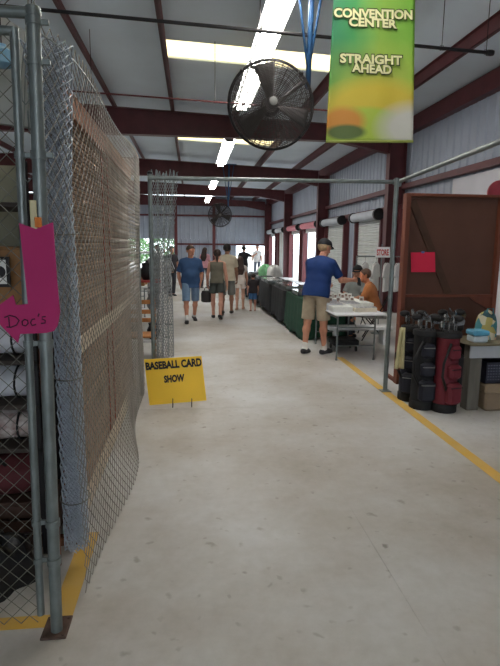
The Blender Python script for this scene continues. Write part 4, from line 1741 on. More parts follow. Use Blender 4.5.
draped(2.0, 2.76, 9.2, 10.75, 0.76, M_GREENC, 'dark green cloth behind the legs of the man in the blue polo', 0.04, 3, 'table hidden under the dark green cloth')
draped(1.96, 2.72, 10.88, 12.5, 0.77, M_BLKC, 'black cloth on the display table next past the green one', 0.09, 5, 'table under the black cloth next past the green one')
draped(1.9, 2.66, 12.64, 14.3, 0.77, M_BLKC, 'black cloth on the middle table of the dark row', 0.12, 8, 'table under the black cloth in the middle of the dark row')
draped(1.84, 2.6, 14.44, 16.1, 0.77, M_BLKC, 'black cloth on the table beside the small child', 0.12, 9, 'table under the black cloth beside the small child')
draped(1.8, 2.56, 16.25, 17.9, 0.77, M_BLKC, 'black cloth on the farthest table of the dark row', 0.1, 10, 'table under the farthest black cloth of the dark row')

M_GLASS = bpy.data.materials.new('case_glass')
M_GLASS.use_nodes = True
gb = M_GLASS.node_tree.nodes['Principled BSDF']
gb.inputs['Base Color'].default_value = (0.93, 0.96, 0.96, 1)
gb.inputs['Roughness'].default_value = 0.04
gb.inputs['Transmission Weight'].default_value = 0.9
gb.inputs['IOR'].default_value = 1.15
ZT = 0.772


def showcase(x, y, lx, ly, label):
    t = thing('display_case', (x, y, ZT), label, 'display case', 'flat glass cases on the dark tables')
    b = MB()
    b.box((x - lx / 2, y - ly / 2, ZT), (x + lx / 2, y + ly / 2, ZT + 0.012))
    for s in (-1, 1):
        b.box((x + s * (lx / 2 - 0.008) - 0.008, y - ly / 2, ZT), (x + s * (lx / 2 - 0.008) + 0.008, y + ly / 2, ZT + 0.075))
        b.box((x - lx / 2, y + s * (ly / 2 - 0.008) - 0.008, ZT), (x + lx / 2, y + s * (ly / 2 - 0.008) + 0.008, ZT + 0.075))
    b.build('case_frame', M_GALV, t)
    b = MB()
    b.box((x - lx / 2 + 0.002, y - ly / 2 + 0.002, ZT + 0.0755), (x + lx / 2 - 0.002, y + ly / 2 - 0.002, ZT + 0.08))
    b.build('glass_lid', M_GLASS, t)
    for i in range(5):
        for j in range(2):
            b = MB()
            cx_, cy_ = x - lx / 2 + lx * (j + 0.5) / 2, y - ly / 2 + ly * (i + 0.6) / 5.2
            b.box((cx_ - 0.06, cy_ - 0.04, ZT + 0.013), (cx_ + 0.06, cy_ + 0.04, ZT + 0.02))
            b.build('card', (M_PAPER, M_CARD, M_PALE)[(i + j) % 3], t)


for y, lb in ((9.95, 'flat glass case of cards on the green clothed table'), (11.3, 'flat glass case at the near end of the first black clothed table'), (12.05, 'flat glass case at the far end of the first black clothed table'),
              (13.1, 'flat glass case at the near end of the middle black table'), (13.85, 'flat glass case at the far end of the middle black table'), (15.0, 'flat glass case on the black table beside the small child'), (16.9, 'flat glass case on the farthest black table')):
    showcase(2.2 if y < 13 else 2.1, y, 0.4, 0.62, lb)

# taller goods at the back of the dark tables
def garment(x, y, z, m_, label, group, wd=0.4, ln=0.62, heading=0.0, name='shirt'):
    # shirt on a hanger, hook at (x, y, z)
    t = thing(name, (x, y, z - ln - 0.1), label, 'shirt', group)
    c, s_ = math.cos(heading), math.sin(heading)

    def W_(a, b_, zz):
        return (x + a * c - b_ * s_, y + a * s_ + b_ * c, zz)
    h = MB()
    h.tube([W_(0, 0, z - 0.1), W_(0, 0, z - 0.03), W_(0.02, 0, z), W_(0.0, 0, z + 0.02), W_(-0.02, 0, z + 0.005)], 0.003, 5)
    h.tube([W_(-wd * .42, 0, z - 0.16), W_(0, 0, z - 0.1), W_(wd * .42, 0, z - 0.16)], 0.005, 5)
    h.build('hanger', M_DARK, t)
    b = MB()
    n = 16
    pr = [(-wd * .1, z - .115), (-wd * .46, z - .17), (-wd * .68, z - .40), (-wd * .5, z - .43), (-wd * .42, z - .30), (-wd * .44, z - .1 - ln), (wd * .44, z - .1 - ln), (wd * .42, z - .30), (wd * .5, z - .43), (wd * .68, z - .40), (wd * .46, z - .17), (wd * .1, z - .115)]
    d = 0.035
    P_ = [V(W_(a, -d * (1 - abs(a) / wd), zz)) for a, zz in pr]
    Q_ = [V(W_(a, d * (1 - abs(a) / wd), zz)) for a, zz in pr]
    m__ = len(pr)
    b.add(P_ + Q_, [(0, 1, 4, 5, 6, 7, 10, 11), (1, 2, 3, 4), (7, 8, 9, 10), tuple(m__ + i for i in (11, 10, 7, 6, 5, 4, 1, 0)), (m__ + 4, m__ + 3, m__ + 2, m__ + 1), (m__ + 10, m__ + 9, m__ + 8, m__ + 7)] + [(i, (i + 1) % m__, m__ + (i + 1) % m__, m__ + i) for i in range(m__)])
    b.build('cloth', m_, t)
    return t


def rack(x0, y0, x1, y1, h, label):
    t = thing('clothes_rack', ((x0 + x1) / 2, (y0 + y1) / 2, 0), label, 'rack')
    b = MB()
    b.tube([(x0, y0, h), (x1, y1, h)], 0.013, 8)
    b.build('rail', M_GALV, t, smooth='auto')
    dx, dy = y1 - y0, x0 - x1
    L_ = math.hypot(dx, dy)
    dx, dy = dx / L_ * 0.22, dy / L_ * 0.22
    for (x, y) in ((x0, y0), (x1, y1)):
        b = MB()
        b.tube([(x, y, 0.03), (x, y, h)], 0.013, 8)
        b.build('upright', M_GALV, t, smooth='auto')
        b = MB()
        b.tube([(x - dx, y - dy, 0.015), (x + dx, y + dy, 0.015)], 0.014, 8)
        b.build('foot', M_GALV, t, smooth='auto')


rack(3.5, 10.85, 4.65, 10.7, 1.5, 'clothes rack of white shirts behind the vendors')
M_WCL = mat('white_cotton', (226, 226, 224), 0.9, 0, 0.05, 10)
for k in range(4):
    u = 0.16 + 0.2 * k
    garment(3.5 + 1.15 * u, 10.85 - 0.15 * u, 1.48, M_WCL, ('white shirt on the rack nearest the orange shirted vendor', 'second white shirt along the rack behind the vendors', 'third white shirt along the rack behind the vendors', 'white shirt hanging last on the rack behind the brown board')[k], 'white shirts on the rack', heading=0.9)
# pink lettered store sign on a pole
SGY = 9.85
t = thing('store_sign', (at(382.5, 253, SGY).x, SGY, 0), 'white placard with red lettering on a pole behind the vendors', 'sign')
q = [at(375.5, 257.5, SGY), at(390, 257.5, SGY), at(390, 247, SGY), at(375.5, 247, SGY)]
b = MB()
b.prism(q, (0, 0.01, 0))
b.build('panel', M_WHITE, t)
text_mesh('lettering', 'STORE', [at(376.8, 255.6, SGY - 0.002), at(388.8, 255.6, SGY - 0.002), at(388.8, 249.2, SGY - 0.002), at(376.8, 249.2, SGY - 0.002)], mat('faded_red_print', (206, 92, 92), 0.6), t, (0, -1, 0), bold=0.04, depth=0.001)
c = at(382.5, 247, SGY)
b = MB()
b.tube([(c.x, SGY + 0.025, 0.02), (c.x, SGY + 0.025, c.z + 0.05)], 0.012, 8)
b.lathe((c.x, SGY + 0.025, 0), [(0.14, 0), (0.14, 0.012), (0.02, 0.03)], 16)
b.build('pole', M_GALV, t, smooth='auto')
# white covered heap with green cloth far along the tables
def heap(name, c, r, m_, label, cat, seed, zs=0.8):
    b = MB()

    def f(u, v):
        a = 2 * math.pi * u
        e = v * math.pi / 2
        q = 1 + 0.16 * math.sin(3 * a + seed) + 0.1 * math.sin(5 * a + 2 * seed + 4 * e)
        rr = r * math.cos(e) ** 0.6 * q
        return (c[0] + rr * math.cos(a), c[1] + rr * math.sin(a), c[2] + r * zs * math.sin(e) * (1 + 0.12 * math.sin(4 * a + seed)))
    b.grid(f, 28, 10)
    return solo(b, name, m_, label, cat, smooth=True)


heap('cloth_heap', (2.46, 15.6, ZT), 0.22, M_WCL, 'white sheet covering goods at the far end of the black tables', 'cloth', 1.3, 1.5)
heap('cloth_heap', (2.36, 16.6, ZT), 0.2, mat('pale_green_cloth', (128, 190, 140), 0.85), 'pale green cloth piled beside the white sheet far along the tables', 'cloth', 4.1, 1.6)
heap('cloth_heap', (2.34, 17.4, ZT), 0.18, M_WCL, 'small white cloth bundle on the last black table', 'cloth', 2.2, 1.3)

# ------------------------------------------------------------------ brown board, golf bags, table and goods at right
BY2 = 6.12
bx0 = at(394.5, 392, BY2).x
t = thing('brown_board', (3.1, BY2, 0), 'big brown wooden display board with a frame standing behind the golf bags', 'display board')
M_BRD = mat('brown_board_face', (90, 58, 46), 0.7, 0, 0.08, 3)
M_FRM = mat('reddish_brown_frame', (112, 60, 42), 0.6, 0, 0.12, 4, stretch=(4, 4, 0.7))
bx1 = 3.78
zt_ = at(400, 193, BY2).z
zm = at(450, 297, BY2).z
b = MB()
b.box((bx0 + 0.05, BY2 + 0.02, 0.12), (bx1 - 0.05, BY2 + 0.045, zt_ - 0.03))
b.build('board', M_BRD, t)
for nm, lo, hi in (('left_stile', (bx0, BY2 - 0.04, 0), (bx0 + 0.055, BY2 + 0.07, zt_)), ('right_stile', (bx1 - 0.055, BY2 - 0.04, 0), (bx1, BY2 + 0.07, zt_)),
                   ('top_rail', (bx0 + 0.055, BY2 - 0.03, zt_ - 0.035), (bx1 - 0.055, BY2 + 0.06, zt_)), ('middle_rail', (bx0 + 0.055, BY2 - 0.03, zm), (bx1 - 0.055, BY2 + 0.018, zm + 0.035)),
                   ('bottom_rail', (bx0 + 0.055, BY2 - 0.03, 0.08), (bx1 - 0.055, BY2 + 0.06, 0.14))):
    b = MB()
    b.box(lo, hi, 0.004)
    b.build(nm, M_FRM, t)
b = MB()
a0, a1 = V((bx0 + 0.09, BY2 - 0.002, zt_ - 0.09)), V((bx0 + 0.62, BY2 - 0.002, zm + 0.04))
dd = (a1 - a0).normalized()
nn = V((dd.z, 0, -dd.x)) * 0.045
b.prism([a0 - nn, a0 + nn, a1 + nn, a1 - nn], (0, 0.021, 0))
b.build('diagonal_strip', mat('darker_board_strip', (78, 52, 38), 0.7), t)  # darker diagonal strip across the upper board face
b = MB()
b.prism([(bx1 - 0.056, BY2 - 0.01, zm - 0.0), (bx1 - 0.34, BY2 - 0.01, zm), (bx1 - 0.28, BY2 - 0.01, zm - 0.05), (bx1 - 0.056, BY2 - 0.01, zm - 0.16)], (0, 0.025, 0))
b.build('corner_gusset', M_FRM, t)
for x in (bx0 + 0.01, bx1 - 0.06):
    b = MB()
    b.box((x, BY2 - 0.04, 0.0), (x + 0.05, BY2 + 0.36, 0.04), 0.004)
    b.build('foot', M_FRM, t)
# pink notice
q = [at(410.5, 272, BY2 + 0.018), at(434.5, 272, BY2 + 0.018), at(434, 252, BY2 + 0.018), at(410, 252.5, BY2 + 0.018)]
b = MB()
q = [V((p.x, BY2 - 0.006, p.z)) for p in q]
b.prism(q, (0, 0.0025, 0))
t = thing('paper_notice', (q[0] + q[1]) / 2, 'hot pink paper notice taped on the brown board', 'notice')
b.build('paper', mat('hot_pink_paper', (222, 40, 76), 0.7, 0, 0.04, 4), t)
b = MB()
c = (q[2] + q[3]) / 2
b.box((c.x - 0.02, BY2 - 0.009, c.z - 0.012), (c.x + 0.02, BY2 - 0.0065, c.z + 0.012))
b.build('tape', mat('blue_tape', (88, 96, 150), 0.5), t)
# round topped maroon placard showing above the board
rc = at(499, 193, 7.0)
t = thing('round_placard', (rc.x, 7.0, 0), 'round topped maroon placard on a pole rising behind the brown board', 'placard')
b = MB()
b.prism([(rc.x + 0.17 * math.cos(a), 6.985, rc.z + 0.17 * math.sin(a)) for a in [2 * math.pi * q / 28 for q in range(28)]], (0, 0.03, 0))
b.build('disc', mat('maroon_vinyl', (140, 46, 58), 0.5), t, smooth='auto')
b = MB()
b.tube([(rc.x, 7.03, 0.02), (rc.x, 7.03, rc.z)], 0.016, 10)
b.build('pole', M_DARK, t, smooth='auto')
b = MB()
b.lathe((rc.x, 7.03, 0), [(0.2, 0), (0.2, 0.015), (0.03, 0.04)], 20)
b.build('base', M_DARK, t, smooth='auto')

M_NAVY = mat('navy_nylon', (28, 30, 42), 0.7, 0, 0.15, 12)
M_BLKN = mat('black_nylon', (26, 26, 28), 0.7, 0, 0.15, 12)
M_REDN = mat('dark_red_nylon', (106, 32, 44), 0.65, 0, 0.12, 12)
M_CHROME = mat('club_steel', (170, 172, 174), 0.25, 0.9, 0.1, 20)
M_GRIP = mat('club_dark', (34, 32, 34), 0.5, 0, 0.1, 20)


def golf_bag(x, y, m_, m2, label, turn, h=0.84, r=0.125):
    t = thing('golf_bag', (x, y, 0), label, 'golf bag')
    b = MB()
    b.lathe((x, y, 0), [(r * .96, 0.0), (r, 0.015), (r * 1.0, 0.2), (r * .93, 0.45), (r * .95, h - 0.05), (r * 1.04, h - 0.03), (r * 1.04, h), (r * .9, h + 0.004), (r * .86, h - 0.06), (0.02, h - 0.065)], 22, Matrix.Diagonal((1.0, 0.92, 1)))
    b.build('body', m_, t, smooth='auto')
    b = MB()
    b.lathe((x, y, 0), [(r * 1.03, 0.0), (r * 1.05, 0.01), (r * 1.05, 0.08), (r * 1.0, 0.09)], 22)
    b.build('base_cup', M_BLKN, t, smooth='auto')
    b = MB()
    b.lathe((x, y, h - 0.055), [(r * .99, 0), (r * 1.07, 0.01), (r * 1.07, 0.05), (r * 1.02, 0.06)], 22)
    b.build('top_collar', M_BLKN, t, smooth='auto')
    Mz = Matrix.Translation((x, y, 0)) @ Matrix.Rotation(turn, 4, 'Z')
    for nm, a, lo, hi, mm in (('ball_pocket', 0, (-0.085, -r - 0.055, 0.10), (0.085, -r + 0.05, 0.33), m2), ('accessory_pocket', 0, (-0.075, -r - 0.04, 0.36), (0.075, -r + 0.05, 0.52), m2), ('top_pocket', 0, (-0.07, -r - 0.025, 0.56), (0.07, -r + 0.05, 0.72), m2), ('side_pocket', 1.45, (-0.08, -r - 0.045, 0.14), (0.08, -r + 0.05, 0.62), M_BLKN)):
        b = MB()
        b.box(lo, hi, 0.03, Mz @ Matrix.Rotation(a, 4, 'Z'))
        pk = b.build(nm, mm, t, smooth='auto')
        z_ = MB()
        z_.box((lo[0] + 0.015, lo[1] - 0.003, hi[2] - 0.05), (hi[0] - 0.015, lo[1] + 0.01, hi[2] - 0.042), 0.0, Mz @ Matrix.Rotation(a, 4, 'Z'))
        z_.build('zip', M_GREY if mm is not M_REDN else M_BLKN, pk)
    b = MB()
    b.tube([Mz @ V((-r * .5, -r * 0.95, h - 0.1)), Mz @ V((-r * 1.25, -r * 1.1, h - 0.3)), Mz @ V((-r * 1.2, -r * 1.0, 0.4)), Mz @ V((-r * .6, -r * .9, 0.25))], 0.014, 6)
    b.build('shoulder_strap', M_BLKN, t, smooth=True)
    b = MB()
    b.tube([Mz @ V((0.03, r * 1.0, h - 0.05)), Mz @ V((0.03, r * 1.35, h - 0.15)), Mz @ V((0.03, r * 1.0, h - 0.25))], 0.011, 6)
    b.build('carry_handle', M_BLKN, t, smooth=True)


def club(x, y, bx, by, h, kind, label, group, ang):
    # shaft from inside the bag up to a head above the rim
    z0 = 0.3
    t = thing('golf_club', (x, y, z0), label, 'golf club', group)
    b = MB()
    tip = V((x + (x - bx) * 0.25, y + (y - by) * 0.25, h))
    b.tube([(x, y, z0), tip], 0.006, 6)
    b.build('shaft', M_CHROME, t)
    c, s_ = math.cos(ang), math.sin(ang)
    M_ = Matrix.Translation(tip) @ Matrix.Rotation(ang, 4, 'Z')
    b = MB()
    if kind == 'iron':
        b.prism([M_ @ V(p) for p in ((0, -0.005, -0.02), (0.02, -0.005, -0.03), (0.075, -0.005, -0.02), (0.085, -0.005, 0.02), (0.07, -0.005, 0.045), (0.02, -0.005, 0.012), (0.0, -0.005, 0.01))], M_.to_3x3() @ V((0, 0.014, 0)))
        b.build('iron_head', M_CHROME, t)
    else:
        b.lathe(tip + V((c * .03, s_ * .03, 0.005)), [(0.008, -0.035), (0.035, -0.022), (0.048, 0.0), (0.042, 0.022), (0.02, 0.036), (0.003, 0.04)], 14, Matrix.Rotation(ang, 3, 'Z') @ Matrix.Diagonal((1.25, 0.9, 1)))
        b.build('wood_head', M_GRIP, t, smooth='auto')


bags = [('leftmost', gnd(409, 399).x, gnd(409, 399).y, M_NAVY, M_NAVY, 'navy golf bag nearest the slim post with a cream towel hanging on it', -0.5),
        ('middle', gnd(421, 407).x, gnd(421, 407).y, M_BLKN, M_NAVY, 'black golf bag standing between the navy one and the red one', -0.1),
        ('red', gnd(443, 410).x, gnd(443, 410).y, M_REDN, M_REDN, 'red and black golf bag beside the grey table pedestal', 0.25),
        ('back', gnd(446, 396).x, gnd(446, 396).y, M_BLKN, M_BLKN, 'plain black golf bag half hidden behind the red one', 0.3)]
for nm, x, y, m1, m2, lb, tu in bags:
    golf_bag(x, y, m1, m2, lb, tu)
    src = {'leftmost': 'in the navy bag nearest the slim post', 'middle': 'in the middle black golf bag', 'red': 'in the red and black golf bag', 'back': 'in the black golf bag behind the red one'}[nm]
    for k in range(8):
        a = 2 * math.pi * k / 8 + 0.3
        kd = 'wood' if k % 3 == 0 else 'iron'
        club(x + 0.06 * math.cos(a), y + 0.055 * math.sin(a), x, y, 0.92 + 0.05 * ((k * 7) % 4) / 3 + (0.03 if kd == 'wood' else 0), kd, ('dark wood headed club standing ' if kd == 'wood' else 'steel iron club standing ') + src, ('dark headed clubs ' if kd == 'wood' else 'steel irons ') + src, a + 0.5)
# towel on the first bag
tx, ty = gnd(409, 399).x - 0.175, gnd(409, 399).y - 0.06
b = MB()
b.grid(lambda u, v: (tx + (u - 0.5) * (0.05 + 0.05 * v) - 0.02 * v, ty - 0.05 - 0.02 * math.sin(u * 9) - 0.02 * v, 0.84 - 0.45 * v), 10, 12)
solo(b, 'golf_towel', mat('cream_towel', (190, 182, 140), 0.95, 0, 0.08, 30), 'cream towel hanging down the left side of the navy golf bag', 'towel', smooth=True, solid=0.012)

# table of goods at the right edge
GX0, GX1, GY0, GY1, GH = 2.86, 4.3, 4.98, 5.5, 0.72
t = thing('goods_table', ((GX0 + GX1) / 2, 5.2, 0), 'worn table with a pale apron and a grey pedestal at the right edge', 'table')
b = MB()
b.box((GX0 - 0.02, GY0 - 0.02, GH - 0.02), (GX1, GY1, GH), 0.006)
b.build('tabletop', mat('worn_table_top', (112, 104, 82), 0.6, 0, 0.15, 5), t)
b = MB()
b.box((GX0, GY0, GH - 0.15), (GX1 - 0.02, GY0 + 0.02, GH - 0.021), 0.003)
b.build('apron', mat('pale_grey_apron', (168, 172, 178), 0.6, 0, 0.06, 5), t)
for x in (GX0 + 0.02, GX1 - 0.16):
    b = MB()
    b.box((x, GY0 + 0.025, 0), (x + 0.13, GY0 + 0.16, GH - 0.021), 0.004)
    b.build('pedestal', mat('grey_weathered_wood', (104, 100, 92), 0.75, 0, 0.18, 4, stretch=(5, 5, 0.6)), t)
b = MB()
b.box((GX0 + 0.15, GY1 - 0.04, 0.0), (GX1 - 0.16, GY1 - 0.02, GH - 0.021))
b.build('back_panel', mat('dark_back_panel', (44, 42, 44), 0.8), t)
t = thing('storage_tub', (2.99, 5.13, GH), 'clear tub with a blue lid at the near corner of the goods table', 'tub')
b = MB()
b.box((2.93, 5.05, GH), (3.09, 5.21, GH + 0.07), 0.012)
b.build('tub', mat('milky_plastic', (196, 208, 216), 0.4), t)
b = MB()
b.box((2.92, 5.04, GH + 0.071), (3.10, 5.22, GH + 0.125), 0.012)
b.build('lid', mat('sky_blue_plastic', (88, 158, 190), 0.4), t)


def floral():
    mt = bpy.data.materials.new('floral_print')
    mt.use_nodes = True
    N, L = mt.node_tree.nodes, mt.node_tree.links
    bb = N['Principled BSDF']
    tc = N.new('ShaderNodeTexCoord')
    vo = N.new('ShaderNodeTexVoronoi')
    vo.inputs['Scale'].default_value = 13
    L.new(tc.outputs['Object'], vo.inputs['Vector'])
    sp = N.new('ShaderNodeSeparateColor')
    L.new(vo.outputs['Color'], sp.inputs[0])
    r = N.new('ShaderNodeValToRGB')
    r.color_ramp.interpolation = 'CONSTANT'
    e = r.color_ramp.elements
    e[0].position, e[0].color = 0, lin((70, 132, 140))
    e[1].position, e[1].color = 0.32, lin((206, 196, 168))
    for p, c in ((0.55, (176, 160, 96)), (0.75, (52, 84, 92)), (0.88, (214, 176, 150))):
        k = e.new(p)
        k.color = lin(c)
    L.new(sp.outputs[0], r.inputs[0])
    L.new(r.outputs[0], bb.inputs['Base Color'])
    bb.inputs['Roughness'].default_value = 0.85
    return mt


FL = floral()
for (x, y, w_, h_, lb) in ((3.2, 5.3, 0.22, 0.30, 'teal floral tote bag slumped on the goods table beside the blue lidded tub'), (3.46, 5.2, 0.26, 0.26, 'floral fabric bag at the right edge of the goods table')):
    t = thing('floral_bag', (x, y, GH), lb, 'bag')
    b = MB()

    def f(u, v, x=x, y=y, w_=w_, h_=h_):
        a = 2 * math.pi * u
        q = (1 - 0.35 * v ** 2) * (1 + 0.05 * math.sin(4 * a + 5 * v))
        if v >= 0.999:
            q = 0.05
        return (x + w_ * .55 * q * math.cos(a), y + 0.1 * q * math.sin(a), GH + h_ * (v ** 0.8) * (1 + 0.08 * math.sin(2 * a)))
    b.grid(f, 26, 10)
    b.build('bag_body', FL, t, smooth=True)
    b = MB()
    b.tube([(x - w_ * .2, y - 0.05, GH + h_ * .85), (x - w_ * .14, y - 0.06, GH + h_ * 1.12), (x + w_ * .14, y - 0.06, GH + h_ * 1.12), (x + w_ * .2, y - 0.05, GH + h_ * .85)], 0.009, 6)
    b.build('handle', mat('teal_strap', (60, 110, 118), 0.8), t, smooth=True)
t = thing('storage_tote', (3.3, 5.2, 0), 'tan lidded tote with a teal label on the floor beneath the goods table', 'tote')
b = MB()
b.box((3.06, 4.96, 0.0), (3.62, 5.38, 0.21), 0.02)
b.build('tub', mat('tan_plastic', (134, 116, 96), 0.6, 0, 0.06, 5), t)
b = MB()
b.box((3.045, 4.945, 0.19), (3.635, 5.395, 0.29), 0.02)
b.build('lid', mat('tan_plastic_lid', (140, 122, 100), 0.6, 0, 0.06, 5), t)
b = MB()
b.box((3.27, 4.941, 0.17), (3.36, 4.9449, 0.24))
b.build('label', mat('teal_label', (40, 132, 116), 0.6), t)
t = thing('wire_basket', (3.3, 5.2, 0.29), 'dark plastic basket with pale dots resting on the tan tote', 'basket')
for nm, mm in (('basket', mat('dark_navy_plastic', (34, 36, 52), 0.6)),):
    b = MB()
    b.box((3.06, 5.0, 0.29), (3.62, 5.01, 0.52))
    b.box((3.06, 5.36, 0.29), (3.62, 5.37, 0.52))
    b.box((3.06, 5.0, 0.29), (3.07, 5.37, 0.52))
    b.box((3.61, 5.0, 0.29), (3.62, 5.37, 0.52))
    b.box((3.06, 5.0, 0.29), (3.62, 5.37, 0.3))
    b.build(nm, mm, t)
b = MB()
for i in range(18):
    for j in range(6):
        x, z = 3.085 + i * 0.03, 0.33 + j * 0.03
        b.box((x, 4.998, z), (x + 0.009, 5.0, z + 0.009))
b.build('dot_pattern', mat('pale_dots', (128, 132, 150), 0.6), t)

# ================================================================== goods inside the cage on the left
def shelf_unit(x0, x1, y0, y1, levels, h, label):
    t = thing('shelf_unit', ((x0 + x1) / 2, (y0 + y1) / 2, 0), label, 'shelf unit')
    for x in (x0, x1 - 0.03):
        for y in (y0, y1 - 0.03):
            b = MB()
            b.box((x, y, 0), (x + 0.03, y + 0.03, h), 0.002)
            b.build('upright', M_DARK, t)
    for z in levels:
        b = MB()
        b.box((x0, y0, z - 0.025), (x1, y1, z), 0.003)
        b.build('shelf', mat('dark_shelf', (58, 50, 46), 0.7, 0, 0.15, 5), t)


sx0, sx1, sy0, sy1 = -2.0, -0.8, 2.75, 3.15
LV = [0.62, 0.86, 1.1, 1.34, 1.9]
shelf_unit(sx0, sx1, sy0, sy1, LV, 2.1, 'dark shelf unit of goods behind the chain link gate')


def bundle(x, y, z, r, ln, m_, label, group, band):
    t = thing('fabric_bundle', (x, y, z), label, 'bundle', group)
    b = MB()

    def f(u, v):
        a = 2 * math.pi * u
        q = 1 - 0.35 * abs(2 * v - 1) ** 4
        rr = r * q * (1 + 0.06 * math.sin(3 * a + 7 * v))
        return (x + (v - 0.5) * ln, y + rr * 1.25 * math.cos(a), z + r * 0.9 + rr * 0.9 * math.sin(a))
    b.grid(f, 18, 12)
    b.build('cloth', m_, t, smooth=True)
    for v in (0.3, 0.7):
        b = MB()
        b.tube([(x + (v - 0.5) * ln, y + r * 1.29 * math.cos(a), z + r * .9 + r * 0.96 * math.sin(a)) for a in [2 * math.pi * q / 18 for q in range(18)]], 0.006, 5, closed=True)
        b.build('tie_band', band, t)


M_LIN = mat('white_linen', (206, 208, 214), 0.9, 0, 0.08, 10)
M_FLOR = mat('dusty_pink_print', (172, 138, 134), 0.9, 0, 0.35, 22, col2=(206, 200, 196))
for k, (x, z, mm, lb, gr) in enumerate(((-1.02, 1.1, M_LIN, 'white linen bundle on the shelf below the cardboard box, beside the gate pipe', 'linen bundles'), (-1.45, 1.1, M_LIN, 'second white linen bundle further left on the same shelf', 'linen bundles'),
                                        (-1.02, 0.86, M_LIN, 'white linen bundle on the second lowest shelf beside the gate pipe', 'linen bundles'), (-1.45, 0.86, M_LIN, 'white linen bundle further left on the second lowest shelf', 'linen bundles'),
                                        (-1.02, 0.62, M_FLOR, 'pink and white patterned bundle on the lowest shelf beside the gate pipe', 'patterned bundles'), (-1.45, 0.62, M_FLOR, 'pink and white patterned bundle further left on the lowest shelf', 'patterned bundles'))):
    bundle(x, 2.94, z, 0.1, 0.38, mm, lb, gr, M_BLACK)


def carton(x, y, z, lx, ly, h, label, group='cartons in the cage'):
    t = thing('cardboard_box', (x, y, z), label, 'box', group)
    b = MB()
    b.box((x - lx / 2, y - ly / 2, z), (x + lx / 2, y + ly / 2, z + h), 0.004)
    b.build('carton', M_CARD, t)
    for s in (-1, 1):
        b = MB()
        b.prism([(x + s * 0.004, y - ly / 2, z + h + 0.001), (x + s * lx / 2, y - ly / 2, z + h + 0.001), (x + s * lx / 2, y - ly / 2, z + h + 0.006), (x + s * 0.004, y - ly / 2, z + h + 0.014)], (0, ly, 0))
        b.build('flap', M_CARD, t)
    b = MB()
    b.box((x - 0.03, y - ly / 2 - 0.0015, z + h * 0.5), (x + 0.03, y - ly / 2, z + h))
    b.build('tape', mat('brown_tape', (168, 138, 96), 0.4), t)


carton(-1.0, 2.95, 1.34, 0.34, 0.3, 0.33, 'cardboard box on the upper shelf just below the pink arrow')
carton(-1.42, 2.95, 1.34, 0.4, 0.3, 0.28, 'wider cardboard box further left on the upper shelf')
b = MB()
b.box((-1.17, 2.80, 1.9), (-0.99, 2.98, 1.98), 0.02)
t = thing('framed_picture', (-0.98, 2.79, 1.34), 'small dark framed picture with a black spot leaning above the cardboard box', 'picture')
fz = at(3, 272, 2.72).z
for lo, hi in (((-1.02, 2.735, fz - 0.085), (-0.99, 2.755, fz + 0.085)),):
    pass
b = MB()
cx_ = at(0, 272, 2.72).x
b.box((cx_ - 0.09, 2.72, fz - 0.075), (cx_ + 0.045, 2.735, fz - 0.06))
b.box((cx_ - 0.09, 2.72, fz + 0.06), (cx_ + 0.045, 2.735, fz + 0.075))
b.box((cx_ - 0.09, 2.72, fz - 0.06), (cx_ - 0.075, 2.735, fz + 0.06))
b.box((cx_ + 0.03, 2.72, fz - 0.06), (cx_ + 0.045, 2.735, fz + 0.06))
b.build('frame', M_DARK, t)
b = MB()
b.box((cx_ - 0.076, 2.726, fz - 0.061), (cx_ + 0.031, 2.734, fz + 0.061))
b.build('mount', M_PAPER, t)
b = MB()
b.lathe((cx_ - 0.005, 2.7255, fz), [(0.03, -0.001), (0.03, 0.001)], 16, ax='Y')
b.build('black_spot', M_DARK, t)
# hanging tarp, garment and hooks
b = MB()
b.grid(lambda u, v: (-2.2 + 1.22 * u, 3.3 + 0.02 * math.sin(u * 22), 2.15 - 0.85 * v), 40, 8)
solo(b, 'canvas_tarp', mat('olive_canvas', (140, 138, 120), 0.9, 0, 0.08, 5), 'olive beige canvas tarp hanging behind the shelf unit in the cage', 'tarp', smooth=True, solid=0.004)
M_GREYC = mat('grey_white_fabric', (168, 170, 166), 0.9, 0, 0.08, 8)
garment(-0.92, 2.72, 2.86, M_GREYC, 'grey white smock on a hanger at the top of the cage beside the thick post', 'smocks in the cage', 0.36, 0.5, 0.5, 'smock')
garment(-1.2, 2.85, 2.8, M_GREYC, 'grey white smock hanging further left in the cage above the tarp', 'smocks in the cage', 0.4, 0.55, 0.2, 'smock')
b = MB()
b.tube([(-1.9, 2.76, 2.9), (-0.68, 2.76, 2.9)], 0.012, 8)
solo(b, 'hanging_rail', M_GALV, 'grey rail across the top of the cage carrying the smocks', 'rail', smooth='auto')
t = thing('plastic_jug', (-1.02, 2.6, 2.48), 'pale blue plastic jug hung at the top of the gate', 'jug')
jc = at(2, 57, 2.5)
b = MB()
b.lathe((jc.x, 2.5, jc.z - 0.04), [(0.03, 0), (0.05, 0.01), (0.05, 0.06), (0.02, 0.08), (0.02, 0.09)], 14)
b.build('jug', mat('pale_blue_plastic', (142, 186, 214), 0.4), t, smooth='auto')
b = MB()
b.tube([(jc.x, 2.5, jc.z + 0.05), (jc.x, 2.52, 2.9)], 0.003, 5)
b.build('cord', M_DARK, t)
for k, (px_, py_) in enumerate(((22, 100), (29, 130), (24, 178))):
    p_ = at(px_, py_, 2.5)
    b = MB()
    b.tube([p_ + V((0, 0, 0.08)), p_ + V((0, 0, 0)), p_ + V((0.015, 0, -0.018)), p_ + V((0.03, 0, 0))], 0.0035, 5)
    b.tube([p_ + V((0, 0, 0.08)), V((p_.x, 2.74, 2.9))], 0.002, 4)
    solo(b, 'wire_hook', M_GALV, ('wire hook dangling highest beside the thick post', 'wire hook dangling below the highest one beside the thick post', 'lowest wire hook, dangling above the paint stick')[k], 'hook', 'wire hooks in the cage')
b = MB()
ps = at(31, 215, 2.42)
